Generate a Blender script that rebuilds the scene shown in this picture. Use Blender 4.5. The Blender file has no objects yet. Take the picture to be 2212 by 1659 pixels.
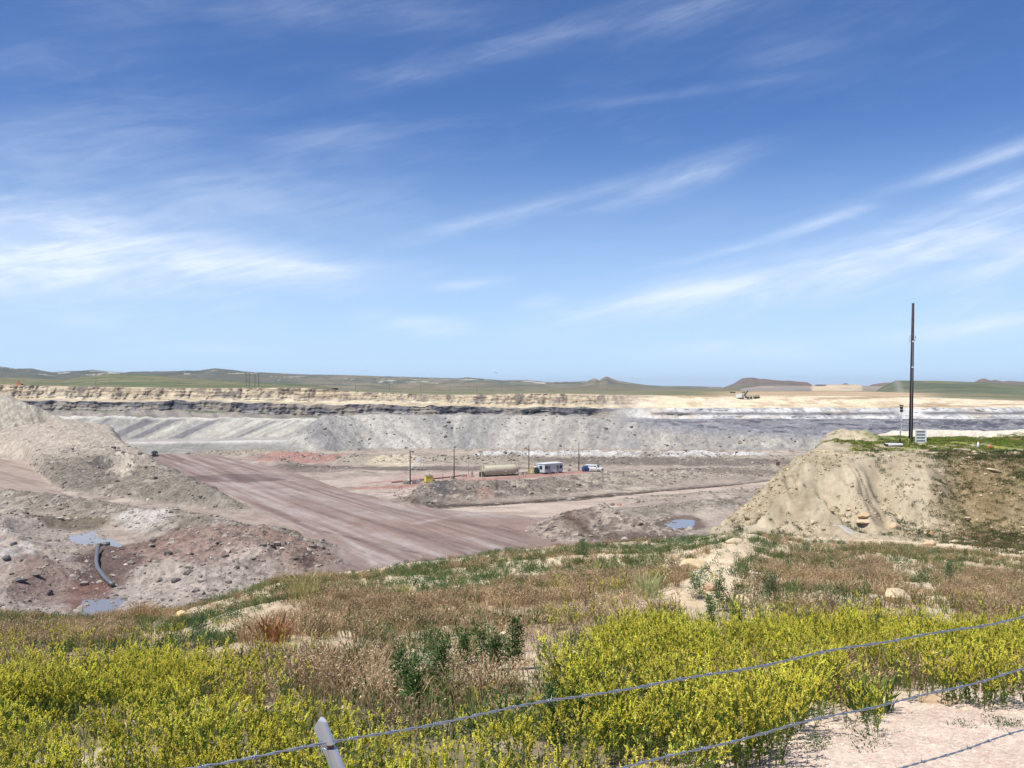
import bpy, math, random
import numpy as np
R = math.radians
F, U0, V0 = 1913.0, 1106.0, 838.0          # focal length and horizon of the photograph (2212 px wide copy)
sc = bpy.context.scene
col = sc.collection

# ------------------------------------------------------------------ camera
cam = bpy.data.cameras.new('camera'); cam_o = bpy.data.objects.new('camera', cam); col.objects.link(cam_o)
cam.sensor_width = 36; cam.lens = 36 * F / 2212; cam.shift_y = 8.5 / 2212
cam.clip_start = 0.1; cam.clip_end = 60000
cam_o.location = (0, 0, 0); cam_o.rotation_euler = (R(90), 0, 0)
sc.camera = cam_o
sc.view_settings.view_transform = 'Standard'; sc.view_settings.look = 'None'
sc.view_settings.exposure = 0.40; sc.view_settings.gamma = 1
sc.cycles.max_bounces = 4; sc.cycles.diffuse_bounces = 2; sc.cycles.glossy_bounces = 2
sc.cycles.transparent_max_bounces = 4; sc.cycles.volume_bounces = 0

# ------------------------------------------------------------------ sun and sky
SUN_TO = np.array([-0.36, -0.30, 0.88]); SUN_TO = SUN_TO / np.linalg.norm(SUN_TO)
sun_el = math.asin(SUN_TO[2]); sun_az = math.atan2(SUN_TO[0], SUN_TO[1])
sl = bpy.data.lights.new('sun', 'SUN'); sl.energy = 4.3; sl.angle = R(0.5); sl.color = (1, 0.965, 0.90)
so = bpy.data.objects.new('sun', sl); col.objects.link(so)
from mathutils import Vector
so.rotation_euler = Vector((-SUN_TO[0], -SUN_TO[1], -SUN_TO[2])).to_track_quat('-Z', 'Y').to_euler()

world = bpy.data.worlds.new('World'); sc.world = world; world.use_nodes = True
wt = world.node_tree; wt.nodes.clear()
class NT:
    """tiny helper for building node trees"""
    def __init__(s, t): s.t = t
    def n(s, k, **kw):
        x = s.t.nodes.new(k)
        for a, b in kw.items(): setattr(x, a, b)
        return x
    def l(s, a, b): s.t.links.new(a, b)
    def put(s, sock, v):
        if isinstance(v, bpy.types.NodeSocket): s.l(v, sock)
        elif v is not None: sock.default_value = v
    def m(s, op, a, b=None, c=None, clamp=False):
        x = s.n('ShaderNodeMath', operation=op); x.use_clamp = clamp
        s.put(x.inputs[0], a)
        if b is not None: s.put(x.inputs[1], b)
        if c is not None: s.put(x.inputs[2], c)
        return x.outputs[0]
    def mix(s, f, a, b, mode='MIX'):
        x = s.n('ShaderNodeMix', data_type='RGBA', blend_type=mode)
        s.put(x.inputs[0], f); s.put(x.inputs[6], a); s.put(x.inputs[7], b)
        return x.outputs[2]
    def ramp(s, v, lo, hi, a=0.0, b=1.0):
        x = s.n('ShaderNodeMapRange', interpolation_type='SMOOTHSTEP')
        s.put(x.inputs[0], v); x.inputs[1].default_value = lo; x.inputs[2].default_value = hi
        x.inputs[3].default_value = a; x.inputs[4].default_value = b
        return x.outputs[0]
    def noise(s, vec, scale, detail=3, rough=0.55, dist=0.0):
        x = s.n('ShaderNodeTexNoise'); s.put(x.inputs['Vector'], vec)
        x.inputs['Scale'].default_value = scale; x.inputs['Detail'].default_value = detail
        x.inputs['Roughness'].default_value = rough; x.inputs['Distortion'].default_value = dist
        return x.outputs[0]
    def vec(s, x, y, z=0.0):
        c = s.n('ShaderNodeCombineXYZ'); s.put(c.inputs[0], x); s.put(c.inputs[1], y); s.put(c.inputs[2], z)
        return c.outputs[0]
W = NT(wt)
sky = W.n('ShaderNodeTexSky', sky_type='NISHITA'); sky.sun_disc = False
sky.sun_elevation = sun_el; sky.sun_rotation = sun_az
sky.altitude = 1400; sky.air_density = 1.0; sky.dust_density = 0.6; sky.ozone_density = 2.2
tc = W.n('ShaderNodeTexCoord'); sep = W.n('ShaderNodeSeparateXYZ'); W.l(tc.outputs['Generated'], sep.inputs[0])
az = W.m('ARCTAN2', sep.outputs[0], sep.outputs[1]); el = W.m('ARCSINE', sep.outputs[2])
def azel(u, v):
    a = math.atan((u - U0) / F); return a, math.atan((V0 - v) / F * math.cos(a))
# cirrus: elongated patches in azimuth / elevation broken up by stretched noise
def stretched(ang, sx, sy, scale, detail, dist, off):
    ca, sa = math.cos(R(ang)), math.sin(R(ang))
    X = W.m('ADD', W.m('MULTIPLY', az, ca), W.m('MULTIPLY', el, sa))
    Y = W.m('SUBTRACT', W.m('MULTIPLY', el, ca), W.m('MULTIPLY', az, sa))
    return W.noise(W.vec(W.m('MULTIPLY', X, sx), W.m('MULTIPLY', Y, sy), off), scale, detail, 0.6, dist)
nA = stretched(9, 1.0, 5.0, 6.5, 9, 0.7, 3.1)
nB = stretched(16, 1.0, 8.0, 11.0, 8, 1.0, 8.4)
nC = stretched(-6, 1.0, 3.0, 3.0, 5, 0.3, 1.7)
blobs = [(30,545,320,95,-3,1.45),(390,568,340,42,-2,1.25),(60,640,190,24,4,.95),(640,576,200,13,0,.7),(160,300,260,60,18,.38),
 (350,450,420,90,8,.33),(1440,650,240,36,11,.95),(1870,570,300,55,13,1.0),(2180,560,260,85,10,.85),(2150,412,110,24,12,.75),(2110,350,190,13,14,.6),
 (1765,482,110,12,15,.6),(2140,700,230,28,5,.62),(915,702,110,22,-6,.85),(1000,616,80,12,5,.65),(1130,455,330,17,14,.5),(1460,388,150,24,17,.62),
 (1090,105,430,24,14,.36),(830,25,280,34,4,.36),(1500,15,140,34,12,.42),(700,305,230,32,10,.34),(1600,755,200,25,0,.42),(1450,205,220,10,4,.25),
 (200,60,260,80,30,.16),(1560,545,120,9,12,.35),(500,755,130,12,0,.2),(1180,655,60,14,5,.5),(1690,120,90,25,8,.22)]
tot = None
for (u, v, ru, rv, ang, amp) in blobs:
    amp = amp * (0.62 if v < 330 else 0.85 if v < 470 else 1.0)
    a0, e0 = azel(u, v); ca, sa = math.cos(R(ang)), math.sin(R(ang))
    da = W.m('SUBTRACT', az, a0); de = W.m('SUBTRACT', el, e0)
    X = W.m('MULTIPLY', W.m('ADD', W.m('MULTIPLY', da, ca), W.m('MULTIPLY', de, sa)), F / ru)
    Y = W.m('MULTIPLY', W.m('SUBTRACT', W.m('MULTIPLY', de, ca), W.m('MULTIPLY', da, sa)), F / rv)
    r2 = W.m('ADD', W.m('MULTIPLY', X, X), W.m('MULTIPLY', Y, Y))
    g = W.m('MULTIPLY', W.m('EXPONENT', W.m('MULTIPLY', r2, -1.0)), amp)
    tot = g if tot is None else W.m('MAXIMUM', W.m('ADD', tot, W.m('MULTIPLY', g, 0.35)), g)
tot = W.m('MULTIPLY', tot, 1.0)
streak = W.m('ADD', W.m('MULTIPLY', nA, 0.45), W.m('ADD', W.m('MULTIPLY', nB, 0.2), W.m('MULTIPLY', nC, 0.35)))
cl = W.m('MULTIPLY', tot, W.ramp(streak, 0.36, 0.66, 0.16, 1.05))
cl = W.m('ADD', W.m('MULTIPLY', cl, 0.9), W.m('MULTIPLY', W.ramp(tot, 0.45, 1.5), 0.13))
veil = W.m('MULTIPLY', W.ramp(streak, 0.45, 0.85), 0.10)
cl = W.m('ADD', cl, veil, clamp=True)
cl = W.m('MINIMUM', cl, 0.86)
tint = W.mix(1.0, sky.outputs[0], (0.64, 0.90, 1.30, 1), 'MULTIPLY')
low = W.ramp(el, -0.02, 0.30, 0.80, 0.0)
tint = W.mix(low, tint, (6.4, 8.6, 11.2, 1))
skyc = W.mix(cl, tint, (8.9, 9.8, 11.4, 1))
bg = W.n('ShaderNodeBackground'); W.l(skyc, bg.inputs[0]); bg.inputs[1].default_value = 0.077
wo = W.n('ShaderNodeOutputWorld'); W.l(bg.outputs[0], wo.inputs[0])

# ------------------------------------------------------------------ numeric helpers
rng = np.random.default_rng(7)
def S(r, g, b, k=0.80):
    c = np.array([r, g, b], float) / 255
    return np.where(c <= 0.04045, c / 12.92, ((c + 0.055) / 1.055) ** 2.4) * k
def h2(ix, iy, seed):
    n = (ix.astype(np.int64) * 374761393 + iy.astype(np.int64) * 668265263 + seed * 1442695041) & 0xffffffff
    n = ((n ^ (n >> 13)) * 1274126177) & 0xffffffff
    n = (n ^ (n >> 16)) & 0xffffffff
    n = (n * 2246822519) & 0xffffffff
    return ((n ^ (n >> 15)) & 0xffffff) / float(0xffffff) * 2 - 1
def vn(x, y, seed=0):
    x = np.asarray(x, float); y = np.asarray(y, float)
    ix = np.floor(x); iy = np.floor(y); fx = x - ix; fy = y - iy
    fx = fx * fx * (3 - 2 * fx); fy = fy * fy * (3 - 2 * fy)
    a = h2(ix, iy, seed); b = h2(ix + 1, iy, seed); c = h2(ix, iy + 1, seed); d = h2(ix + 1, iy + 1, seed)
    return (a * (1 - fx) + b * fx) * (1 - fy) + (c * (1 - fx) + d * fx) * fy
def fbm(x, y, o=4, seed=0, g=0.5):
    t = 0; a = 1; s = 0
    for i in range(o):
        t = t + a * vn(x, y, seed + i * 17); s += a; a *= g
        x, y = (x * 1.62 - y * 1.21 + 3.7), (x * 1.21 + y * 1.62 - 1.9)
    return t / s
def clods(x, y, seed=0):
    """lumpy billows: rounded clods with sharp creases"""
    a = 1 - np.abs(vn(x, y, seed)); b = 1 - np.abs(vn(x * 2.3 + 5, y * 2.3, seed + 5)); 
    return (0.6 - a) * 1.0 * -1 + 0.5 * (b - 0.6)
def ss(x, a, b):
    t = np.clip((x - a) / (b - a), 0, 1); return t * t * (3 - 2 * t)
def lerp(a, b, t): return a + (b - a) * t
def inside(px, py, poly):
    res = np.zeros(np.shape(px), bool); n = len(poly)
    for i in range(n):
        x1, y1 = poly[i]; x2, y2 = poly[(i + 1) % n]
        if y1 == y2: continue
        c = ((y1 > py) != (y2 > py)) & (px < (x2 - x1) * (py - y1) / (y2 - y1) + x1)
        res ^= c
    return res
def uv_of(x, y, z): return U0 + F * x / y, V0 - F * z / y
def at(u, v, z=-26.0):
    d = -z * F / (v - V0); return ((u - U0) / F * d, d, z)
def cmix(c, target, m):
    m = np.asarray(m)[..., None]; return c * (1 - m) + np.asarray(target) * m

# ------------------------------------------------------------------ materials
MAT = {}
def soil_mat(name, s1, s2, bump, dist=1.0, var=0.32, rough=0.95):
    """earth: per-vertex earth colour of the zone, broken up by two noises, with a rough bump"""
    m = bpy.data.materials.new(name); m.use_nodes = True; T = NT(m.node_tree); m.node_tree.nodes.clear()
    g = T.n('ShaderNodeNewGeometry'); P = g.outputs['Position']
    at_ = T.n('ShaderNodeAttribute', attribute_name='Col')
    a = T.noise(P, s1, 6, 0.65); b = T.noise(P, s2, 5, 0.7)
    f = T.m('ADD', T.m('MULTIPLY', T.ramp(a, 0.3, 0.7), var), T.m('MULTIPLY', T.ramp(b, 0.3, 0.7), var))
    f = T.m('ADD', f, 1.0 - var)
    vv = T.vec(f, f, f); c = T.mix(1.0, at_.outputs['Color'], vv, 'MULTIPLY')
    p = T.n('ShaderNodeBsdfPrincipled'); T.l(c, p.inputs['Base Color'])
    p.inputs['Roughness'].default_value = rough; p.inputs['Specular IOR Level'].default_value = 0.1
    bm = T.n('ShaderNodeBump'); bm.inputs['Strength'].default_value = bump; bm.inputs['Distance'].default_value = dist
    T.l(T.m('ADD', T.m('MULTIPLY', a, 0.6), T.m('MULTIPLY', b, 0.5)), bm.inputs['Height'])
    T.l(bm.outputs[0], p.inputs['Normal'])
    o = T.n('ShaderNodeOutputMaterial'); T.l(p.outputs[0], o.inputs[0]); MAT[name] = m; return m
def paint(name, rgb, rough=0.5, metal=0.0, dirt=0.25, scale=3.0, dirt_rgb=(120, 100, 80), k=0.85):
    if name in MAT: return MAT[name]
    m = bpy.data.materials.new(name); m.use_nodes = True; T = NT(m.node_tree); m.node_tree.nodes.clear()
    tcn = T.n('ShaderNodeTexCoord'); n = T.noise(tcn.outputs['Object'], scale, 6, 0.65)
    c = T.mix(T.ramp(n, 0.45, 0.8, 0, dirt), tuple(S(*rgb, k)) + (1,), tuple(S(*dirt_rgb, k)) + (1,))
    p = T.n('ShaderNodeBsdfPrincipled'); T.l(c, p.inputs['Base Color']); p.inputs['Metallic'].default_value = metal
    T.l(T.ramp(n, 0.2, 0.8, max(rough - 0.12, 0.05), min(rough + 0.15, 1)), p.inputs['Roughness'])
    o = T.n('ShaderNodeOutputMaterial'); T.l(p.outputs[0], o.inputs[0]); MAT[name] = m; return m
def leaf_mat(name, trans=0.3, var=0.35):
    m = bpy.data.materials.new(name); m.use_nodes = True; T = NT(m.node_tree); m.node_tree.nodes.clear()
    a = T.n('ShaderNodeAttribute', attribute_name='Col'); g = T.n('ShaderNodeNewGeometry')
    n = T.noise(g.outputs['Position'], 1.3, 3); f = T.ramp(n, 0.3, 0.7, 1 - var, 1 + var * 0.4)
    c = T.mix(1.0, a.outputs['Color'], T.vec(f, f, f), 'MULTIPLY')
    d = T.n('ShaderNodeBsdfDiffuse'); t = T.n('ShaderNodeBsdfTranslucent'); T.l(c, d.inputs[0]); T.l(c, t.inputs[0])
    mx = T.n('ShaderNodeMixShader'); mx.inputs[0].default_value = trans; T.l(d.outputs[0], mx.inputs[1]); T.l(t.outputs[0], mx.inputs[2])
    o = T.n('ShaderNodeOutputMaterial'); T.l(mx.outputs[0], o.inputs[0]); MAT[name] = m; return m
near_soil = soil_mat('near_soil', 2.2, 14.0, 0.55, 0.12, 0.22)
pit_soil = soil_mat('pit_soil', 0.4, 2.2, 0.8, 0.8, 0.36)
road_soil = soil_mat('road_soil', 0.15, 1.6, 0.3, 0.3, 0.18)
far_soil = soil_mat('far_soil', 0.09, 0.45, 0.8, 3.0, 0.32)
hill_soil = soil_mat('hill_soil', 0.006, 0.04, 0.35, 25.0, 0.25)
clod_soil = soil_mat('clod_soil', 1.2, 4.0, 0.5, 0.2, 0.25)
rock_soil = soil_mat('rock_soil', 1.5, 9.0, 0.6, 0.08, 0.22, 0.9)
plant = leaf_mat('plant')
petal = leaf_mat('petal', 0.5, 0.08)

# ------------------------------------------------------------------ mesh helpers
def tag(o, label=None, cat=None, group=None, kind=None):
    if label: o['label'] = label
    if cat: o['category'] = cat
    if group: o['group'] = group
    if kind: o['kind'] = kind
    return o
def raw_mesh(name, V, Fc, mat, C=None, smooth=True, nper=None):
    """V (n,3), Fc (m,k) index array"""
    me = bpy.data.meshes.new(name); V = np.asarray(V, np.float32); Fc = np.asarray(Fc, np.int32)
    k = Fc.shape[1]
    me.vertices.add(len(V)); me.vertices.foreach_set('co', V.ravel())
    me.loops.add(Fc.size); me.loops.foreach_set('vertex_index', Fc.ravel())
    me.polygons.add(len(Fc)); me.polygons.foreach_set('loop_start', np.arange(0, Fc.size, k, dtype=np.int32))
    me.polygons.foreach_set('loop_total', np.full(len(Fc), k, np.int32))
    me.polygons.foreach_set('use_smooth', np.full(len(Fc), smooth, bool))
    if C is not None:
        at_ = me.color_attributes.new('Col', 'FLOAT_COLOR', 'POINT')
        C4 = np.ones((len(V), 4), np.float32); C4[:, :3] = np.clip(C, 0, 1); at_.data.foreach_set('color', C4.ravel())
    me.materials.append(mat); me.update(calc_edges=True)
    o = bpy.data.objects.new(name, me); col.objects.link(o); return o
def grid_mesh(name, X, Y, Z, C, mat, mask=None):
    ny, nx = X.shape; idx = np.arange(ny * nx).reshape(ny, nx)
    q = np.stack([idx[:-1, :-1], idx[:-1, 1:], idx[1:, 1:], idx[1:, :-1]], -1)
    if mask is not None: q = q[mask]
    q = q.reshape(-1, 4)
    used = np.unique(q); remap = np.full(ny * nx, -1, np.int64); remap[used] = np.arange(len(used))
    V = np.stack([X, Y, Z], -1).reshape(-1, 3)[used]
    return raw_mesh(name, V, remap[q], mat, C.reshape(-1, 3)[used])

# ------------------------------------------------------------------ near slope (bank under the camera, crest, sandy mound)
CU = np.array([-900, 0, 200, 380, 480, 600, 750, 900, 1000, 1100, 1300, 1450, 1600, 1900, 2050, 2212, 2900.])
CV = np.array([1330, 1328, 1338, 1322, 1290, 1250, 1236, 1216, 1206, 1188, 1176, 1166, 1164, 1176, 1190, 1212, 1250.])
CD = np.array([28, 29, 29, 31, 33, 35, 37, 39, 40, 41, 42, 44, 45, 44, 42, 40, 38.])
def near_z(x, y):
    x = np.asarray(x, float); y = np.asarray(y, float); yy = np.maximum(y, 1.0)
    u = U0 + F * x / yy; u = np.clip(u, -900, 2900)
    cv = np.interp(u, CU, CV); dc = np.interp(u, CU, CD); zc = -(cv - V0) / F * dc
    z = np.where(y < 5.4, np.interp(y, [-300, -4, 0, 2.5, 5.4], [-1.7, -1.65, -1.65, -2.15, -2.32]), 0)
    t = (y - 5.4) / (dc - 5.4)
    z = np.where(y >= 5.4, -2.32 + (zc + 2.32) * t - 0.35 * np.sin(np.clip(t, 0, 1) * math.pi) * 0.3, z)
    # relief of the slope itself
    amp = ss(y, 6, 14)
    z = z + amp * (0.28 * fbm(x / 5, y / 4, 4, 3) + 0.10 * fbm(x / 1.1, y / 1.1, 3, 9)) * (1 - 0.6 * ss(y, dc - 6, dc))
    z = z + 0.025 * fbm(x * 2.5, y * 2.5, 3, 12) + amp * 0.05 * clods(x * 1.8, y * 1.8, 4)
    # little ridge of pale clay running down to the viewer, right of centre
    wr = 0.5 * fbm(y / 3, x * 0, 2, 41) * 2
    rx = 3.9 + (y - 18) * 0.288 + wr; z = z + (.42 + .25 * fbm(x, y / 2, 3, 42)) * np.exp(-((x - rx) / (.7 + .02 * y)) ** 2) * ss(y, 15, 19) * (1 - ss(y, 40, 44))
    bench = ss(u, 1430, 1500)
    zb = lerp(zc, lerp(-11.0, -9.1, ss(u, 1430, 1640)), ss(y, dc, 53)) + 0.15 * fbm(x / 2, y / 2, 3, 21)
    de = lerp(dc, 67, ss(u, 1425, 1600))
    esc = np.where(bench > 0, zb, zc) - 0.62 * (y - de) - 0.5 * fbm(x / 3, y / 3, 3, 5) * ss(y, de, de + 6)
    beyond = np.where(y < de, zb, np.minimum(zb, esc))
    beyond = np.where(bench > 0, beyond, esc)
    z = np.where(y > dc, beyond, z)
    z = np.maximum(z, -27.5)
    # mound / plateau
    xl = 22.6 + (y - 66) * 0.42 + 0.8 * fbm(y / 6, x * 0 + 2, 2, 31)
    s = lerp(0.62, 0.22, ss(x, 33, 42))
    yf = 63.0 + 0.9 * np.sin(x * 0.55) + 1.2 * fbm(x / 5, x * 0 + 7, 2, 32) - 2.0 * ss(x, 30, 36)
    dx = np.maximum(xl - x, 0); dy = np.maximum(yf - y, 0); dist = np.sqrt((1.45 * dx) ** 2 + dy * dy + 0.25) - 0.5
    dist = dist * (1 + 0.16 * fbm(x / 1.6, y / 7, 3, 33)) + 0.22 * np.abs(vn(x / 1.3, y / 9, 37)) * ss(dist, 0.5, 3)
    top = -4.66 - 0.035 * np.maximum(y - 76, 0) - 0.02 * np.maximum(76 - y, 0)
    top = top + (0.95 + .3 * fbm(x, y, 3, 39)) * np.exp(-(((x - 30.6) / 2.1) ** 4 + ((y - 80) / 2.6) ** 4))
    top = top + (0.75 + .25 * fbm(x / 3, y * 0, 2, 44)) * np.exp(-((y - 95 + 0.2 * (x - 45)) / 1.8) ** 2) * ss(x, 38, 42)
    top = top + 0.35 * np.exp(-((y - 86) / 1.6) ** 2) * (1 - ss(x, 36, 39))
    top = top - 0.25 * np.exp(-((y - 70) / 2.5) ** 2) + 0.24 * fbm(x / 2.2, y / 2.2, 4, 34)
    zm = top - s * dist - 0.9 * np.maximum(y - 101, 0)
    zm = zm + (0.75 * fbm(x / 2.6, y / 3.2, 3, 38) + 0.30 * fbm(x * 1.1, y * 1.1, 4, 35) + 0.26 * clods(x * 0.8, y * 0.8, 36) + .10 * fbm(x * 3, y * 3, 3, 40)) * ss(dist, 0.2, 2) - (1.25 * np.exp(-((x - 25.4 + .12 * (y - 60) + .5 * vn(y / 2, x * 0, 46)) / 1.0) ** 2) + .8 * np.exp(-((x - 20.9 + .3 * (y - 60)) / .8) ** 2)) * ss(dist, .3, 2.5) + .35 * vn(x / 1.9, y / 6, 45) * ss(dist, .5, 2) - .32 * (1 - np.abs(vn(x / .95 + .5 * vn(y / 2, x, 44), y / 9, 43))) ** 5 * ss(dist, .3, 1.5)
    k = 0.5; h = np.clip(0.5 + 0.5 * (zm - z) / k, 0, 1)
    z = np.where(y > 44, z * (1 - h) + zm * h + k * h * (1 - h), z)
    return np.maximum(z, -27.5)

def build_near():
    us = np.linspace(-760, 2960, 1250)
    ds = np.concatenate([np.geomspace(1.2, 5, 40)[:-1], np.geomspace(5, 45, 420)[:-1], np.linspace(45, 84, 190)[:-1], np.linspace(84, 138, 90)])
    D, U = np.meshgrid(ds, us, indexing='ij'); X = (U - U0) / F * D; Y = D
    Z = near_z(X, Y); u, v = uv_of(X, Y, Z)
    C = np.zeros(X.shape + (3,)) + S(226, 205, 172)
    n1 = fbm(X / 4, Y / 4, 4, 51); n2 = fbm(X * 1.5, Y * 1.5, 3, 52); n3 = fbm(X / 1.2, Y / 1.2, 4, 53)
    C = cmix(C, S(202, 178, 146), ss(n1, 0.0, 0.5) * 0.7)
    C = cmix(C, S(240, 222, 192), ss(n3, 0.15, 0.5) * 0.6)
    # pink crushed rock at the lower right
    g = ss(v + 0.35 * (u - 1500) + 60 * n1, 1610, 1690) * (Y < 12)
    C = cmix(C, S(230, 207, 186), g)
    pebb = h2(np.floor(X * 45), np.floor(Y * 45), 3)
    C = C * (1 + 0.16 * (g * pebb))[..., None]
    # leaf litter under the clover and cheatgrass
    lit = ss(fbm(X / 2.5, Y / 2.5, 4, 54), -0.25, 0.2) * ss(v, 1230, 1400) * (1 - g) * ss(D, 3, 4)
    C = cmix(C, S(158, 136, 108), lit * 0.75); C = cmix(C, S(112, 104, 70), ss(v, 1450, 1520) * (1 - ss(v + .35 * (u - 1500), 1560, 1640) * (u > 1200)) * ss(n2, -.4, .1) * .75)
    # mound colours
    md = (Y > 47)
    C = cmix(C, S(190, 175, 148), md * 1.0)
    C = cmix(C, S(166, 150, 124), md * ss(fbm(X / 2, Y / 2, 4, 55), 0, 0.4) * 0.7)
    C = cmix(C, S(208, 192, 160), md * ss(fbm(X / 3, Y / 3, 3, 56), 0.1, 0.4) * 0.7)
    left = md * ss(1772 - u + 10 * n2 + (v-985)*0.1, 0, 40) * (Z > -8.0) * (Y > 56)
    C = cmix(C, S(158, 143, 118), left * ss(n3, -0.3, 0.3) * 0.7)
    slope = md * ss(X - (Y - 50) * .4 + 2.2 * n1, 24.0, 27.5) * (Y < 68)
    C = cmix(C, S(138, 118, 84), slope * 0.85); C = cmix(C, S(112, 112, 74), slope * ss(n3, 0.0, 0.4) * 0.8)
    C = cmix(C, S(170, 152, 118), slope * ss(n1, 0.2, 0.5) * 0.8)
    grass = md * ss(Y, 70, 72) * (1 - ss(Y, 88, 92)) * ss(X, 30, 33) * ss(n1 + 0.35 * n3, -0.32, 0.02)
    C = cmix(C, S(130, 142, 76), grass * 0.9); C = cmix(C, S(156, 156, 66), grass * ss(n3, 0.0, 0.4) * 0.7)
    C = cmix(C, S(214, 150, 128), md * ss(X, 46, 48) * ss(Y, 74, 76) * (1 - ss(Y, 84, 86)))
    C = cmix(C, S(228, 216, 194), md * np.exp(-((Y - 95 + 0.2 * (X - 45)) / 3.5) ** 2) * ss(X, 38, 41))
    back = ss(Y, np.interp(u, CU, CD), np.interp(u, CU, CD) + 4) * (u < 1480)
    C = cmix(C, S(180, 160, 135), back * 0.8)
    g2 = h2(np.floor(X * 5), np.floor(Y * 3), 57) * .5 + vn(X * 2.2, Y * 1.5, 58) * .6 + fbm(X * .8, Y * .5, 3, 59) * .6
    C = C * (1 + .17 * md * (Z > -9.6) * g2)[..., None]
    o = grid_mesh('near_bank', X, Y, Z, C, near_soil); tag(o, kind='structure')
    # the ground the photographer stands on, running back behind the camera
    xs = np.linspace(-300, 300, 61); ys = np.concatenate([np.linspace(-300, -10, 30), np.linspace(-8, 1.25, 16)])
    Y2, X2 = np.meshgrid(ys, xs, indexing='ij'); Z2 = near_z(X2, Y2) - 0.012
    o = grid_mesh('ground', X2, Y2, Z2, np.zeros(X2.shape + (3,)) + S(222, 198, 168), near_soil); tag(o, kind='structure')
build_near()

# ------------------------------------------------------------------ pit floor, roads, heaps
def Cr(u, vc, h, w): return ((u - U0) / F * ((26 - h) * F / (vc - V0)), (26 - h) * F / (vc - V0), h, w)
def Dd(u, d, h, w): return ((u - U0) / F * d, d, h, w)
RIDGES = [  # crest lines: (screen column, screen row of the crest, height, half width) on the pit floor
 ('berm', [Dd(-500,380,20,90), Cr(-150,893,14,80), Cr(0,899,13,72), Cr(90,904,12,64), Cr(150,925,9,55), Cr(225,962,6.5,52), Cr(330,1006,4.2,34), Cr(450,1048,3.4,16), Cr(530,1078,2.6,11), Cr(578,1102,1.0,5)]),
 ('slope', [Dd(-900,430,40,60), Dd(-150,415,33,48), Dd(0,400,23.6,36), Dd(60,400,18.6,28), Dd(130,400,12.5,20)]),
 ('berm', [Cr(-400,1052,3,16), Cr(0,1061,2.6,11), Cr(83,1068,2.6,10), Cr(140,1077,2.4,9), Cr(233,1091,2.2,8), Cr(287,1102,2.0,8), Cr(393,1107,2.6,10), Cr(450,1128,2.5,10), Cr(510,1137,2.8,12), Cr(567,1144,2.6,11), Cr(633,1163,2.0,8), Cr(660,1186,1.2,5)]),
 ('red', [Cr(390,1146,3.0,12), Cr(480,1152,3.8,13), Cr(560,1168,3.6,12), Cr(625,1190,2.2,8)]),
 ('white', [Cr(330,1245,1.8,9), Cr(400,1205,2.4,10), Cr(470,1215,2.4,10), Cr(520,1235,1.6,8), Cr(380,1275,1.4,8)]),
 ('left', [Cr(-300,1100,4,22), Cr(-60,1108,3.6,18), Cr(40,1118,3.0,13), Cr(110,1150,2.0,9)]),
 ('left', [Cr(-120,1180,3.6,14), Cr(20,1185,3.0,11), Cr(90,1215,2.0,8), Cr(60,1270,2.0,8), Cr(130,1290,1.0,5)]),
 ('mid', [Cr(905,1068,1.8,8), Cr(960,1038,3.6,12), Cr(1015,1040,3.3,12), Cr(1090,1042,2.8,11), Cr(1200,1031,2.9,12), Cr(1300,1023,2.9,13), Cr(1450,1014,2.2,15), Cr(1600,1010,1.8,16), Cr(1760,1004,1.6,18), Cr(2100,1000,1.6,18)]),
 ('pile', [Cr(1255,1126,2.4,10), Cr(1300,1088,4.6,13), Cr(1335,1090,4.4,14), Cr(1390,1122,2.0,11), Cr(1440,1155,1.4,8), Cr(1330,1150,1.6,9)]),
 ('low', [Cr(1400,1104,1.0,9), Cr(1480,1088,0.9,7), Cr(1600,1078,1.5,10), Cr(1700,1070,2.0,12)]),
 ('low', [Cr(1360,1078,0.7,6), Cr(1500,1066,0.7,6), Cr(1660,1054,0.8,7)]),
 ('far', [Cr(445,977,0.8,8), Cr(560,972,1.6,10), Cr(700,982,1.4,12), Cr(800,984,1.8,14), Cr(1000,986,1.7,14), Cr(1200,990,1.8,14), Cr(1500,988,1.7,14), Cr(1800,985,1.7,14)]),
 ('pale', [Cr(1060,977,2.0,9), Cr(1160,976,2.0,9), Cr(1400,977,2.0,9), Cr(1520,977,2.4,10), Cr(1640,978,2.2,9)]),
 ('bump', [Cr(560,982,.7,6), Cr(640,1005,.6,6), Cr(760,1012,.8,6)]),
 ('dump', [Cr(702,899,14,18.5), Cr(760,896,14.2,19), Cr(1000,896,14.2,19), Cr(1200,897,14,19), Cr(1300,903,12.8,18), Cr(1371,913,11,17), Cr(1500,926,8.6,15), Cr(1750,940,6,13), Cr(2400,948,5,13)]),
]
def ridge(x, y, pts):
    best = np.zeros_like(x)
    for i in range(len(pts) - 1):
        x1, y1, h1, w1 = pts[i]; x2, y2, h2_, w2 = pts[i + 1]
        dx, dy = x2 - x1, y2 - y1; L = dx * dx + dy * dy + 1e-6
        t = np.clip(((x - x1) * dx + (y - y1) * dy) / L, 0, 1)
        r = np.hypot(x - x1 - t * dx, y - y1 - t * dy); w = w1 + (w2 - w1) * t; h = h1 + (h2_ - h1) * t
        q = np.sqrt((r / w) ** 2 + 0.012) - 0.11
        best = np.maximum(best, h * np.clip(1 - q, 0, 1))
    return best
PUD = [[(138,1158),(172,1153),(195,1147),(203,1146),(214,1160),(245,1164),(268,1173),(262,1181),(238,1178),(216,1171),(188,1179),(165,1170)],
       [(176,1294),(230,1289),(284,1287),(262,1305),(244,1325),(250,1370),(150,1370)],
       [(1433,1132),(1447,1123),(1475,1120),(1502,1122),(1508,1130),(1490,1138),(1458,1142)],
       [(515,1040),(528,1037),(552,1041),(545,1047),(520,1045)]]
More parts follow.
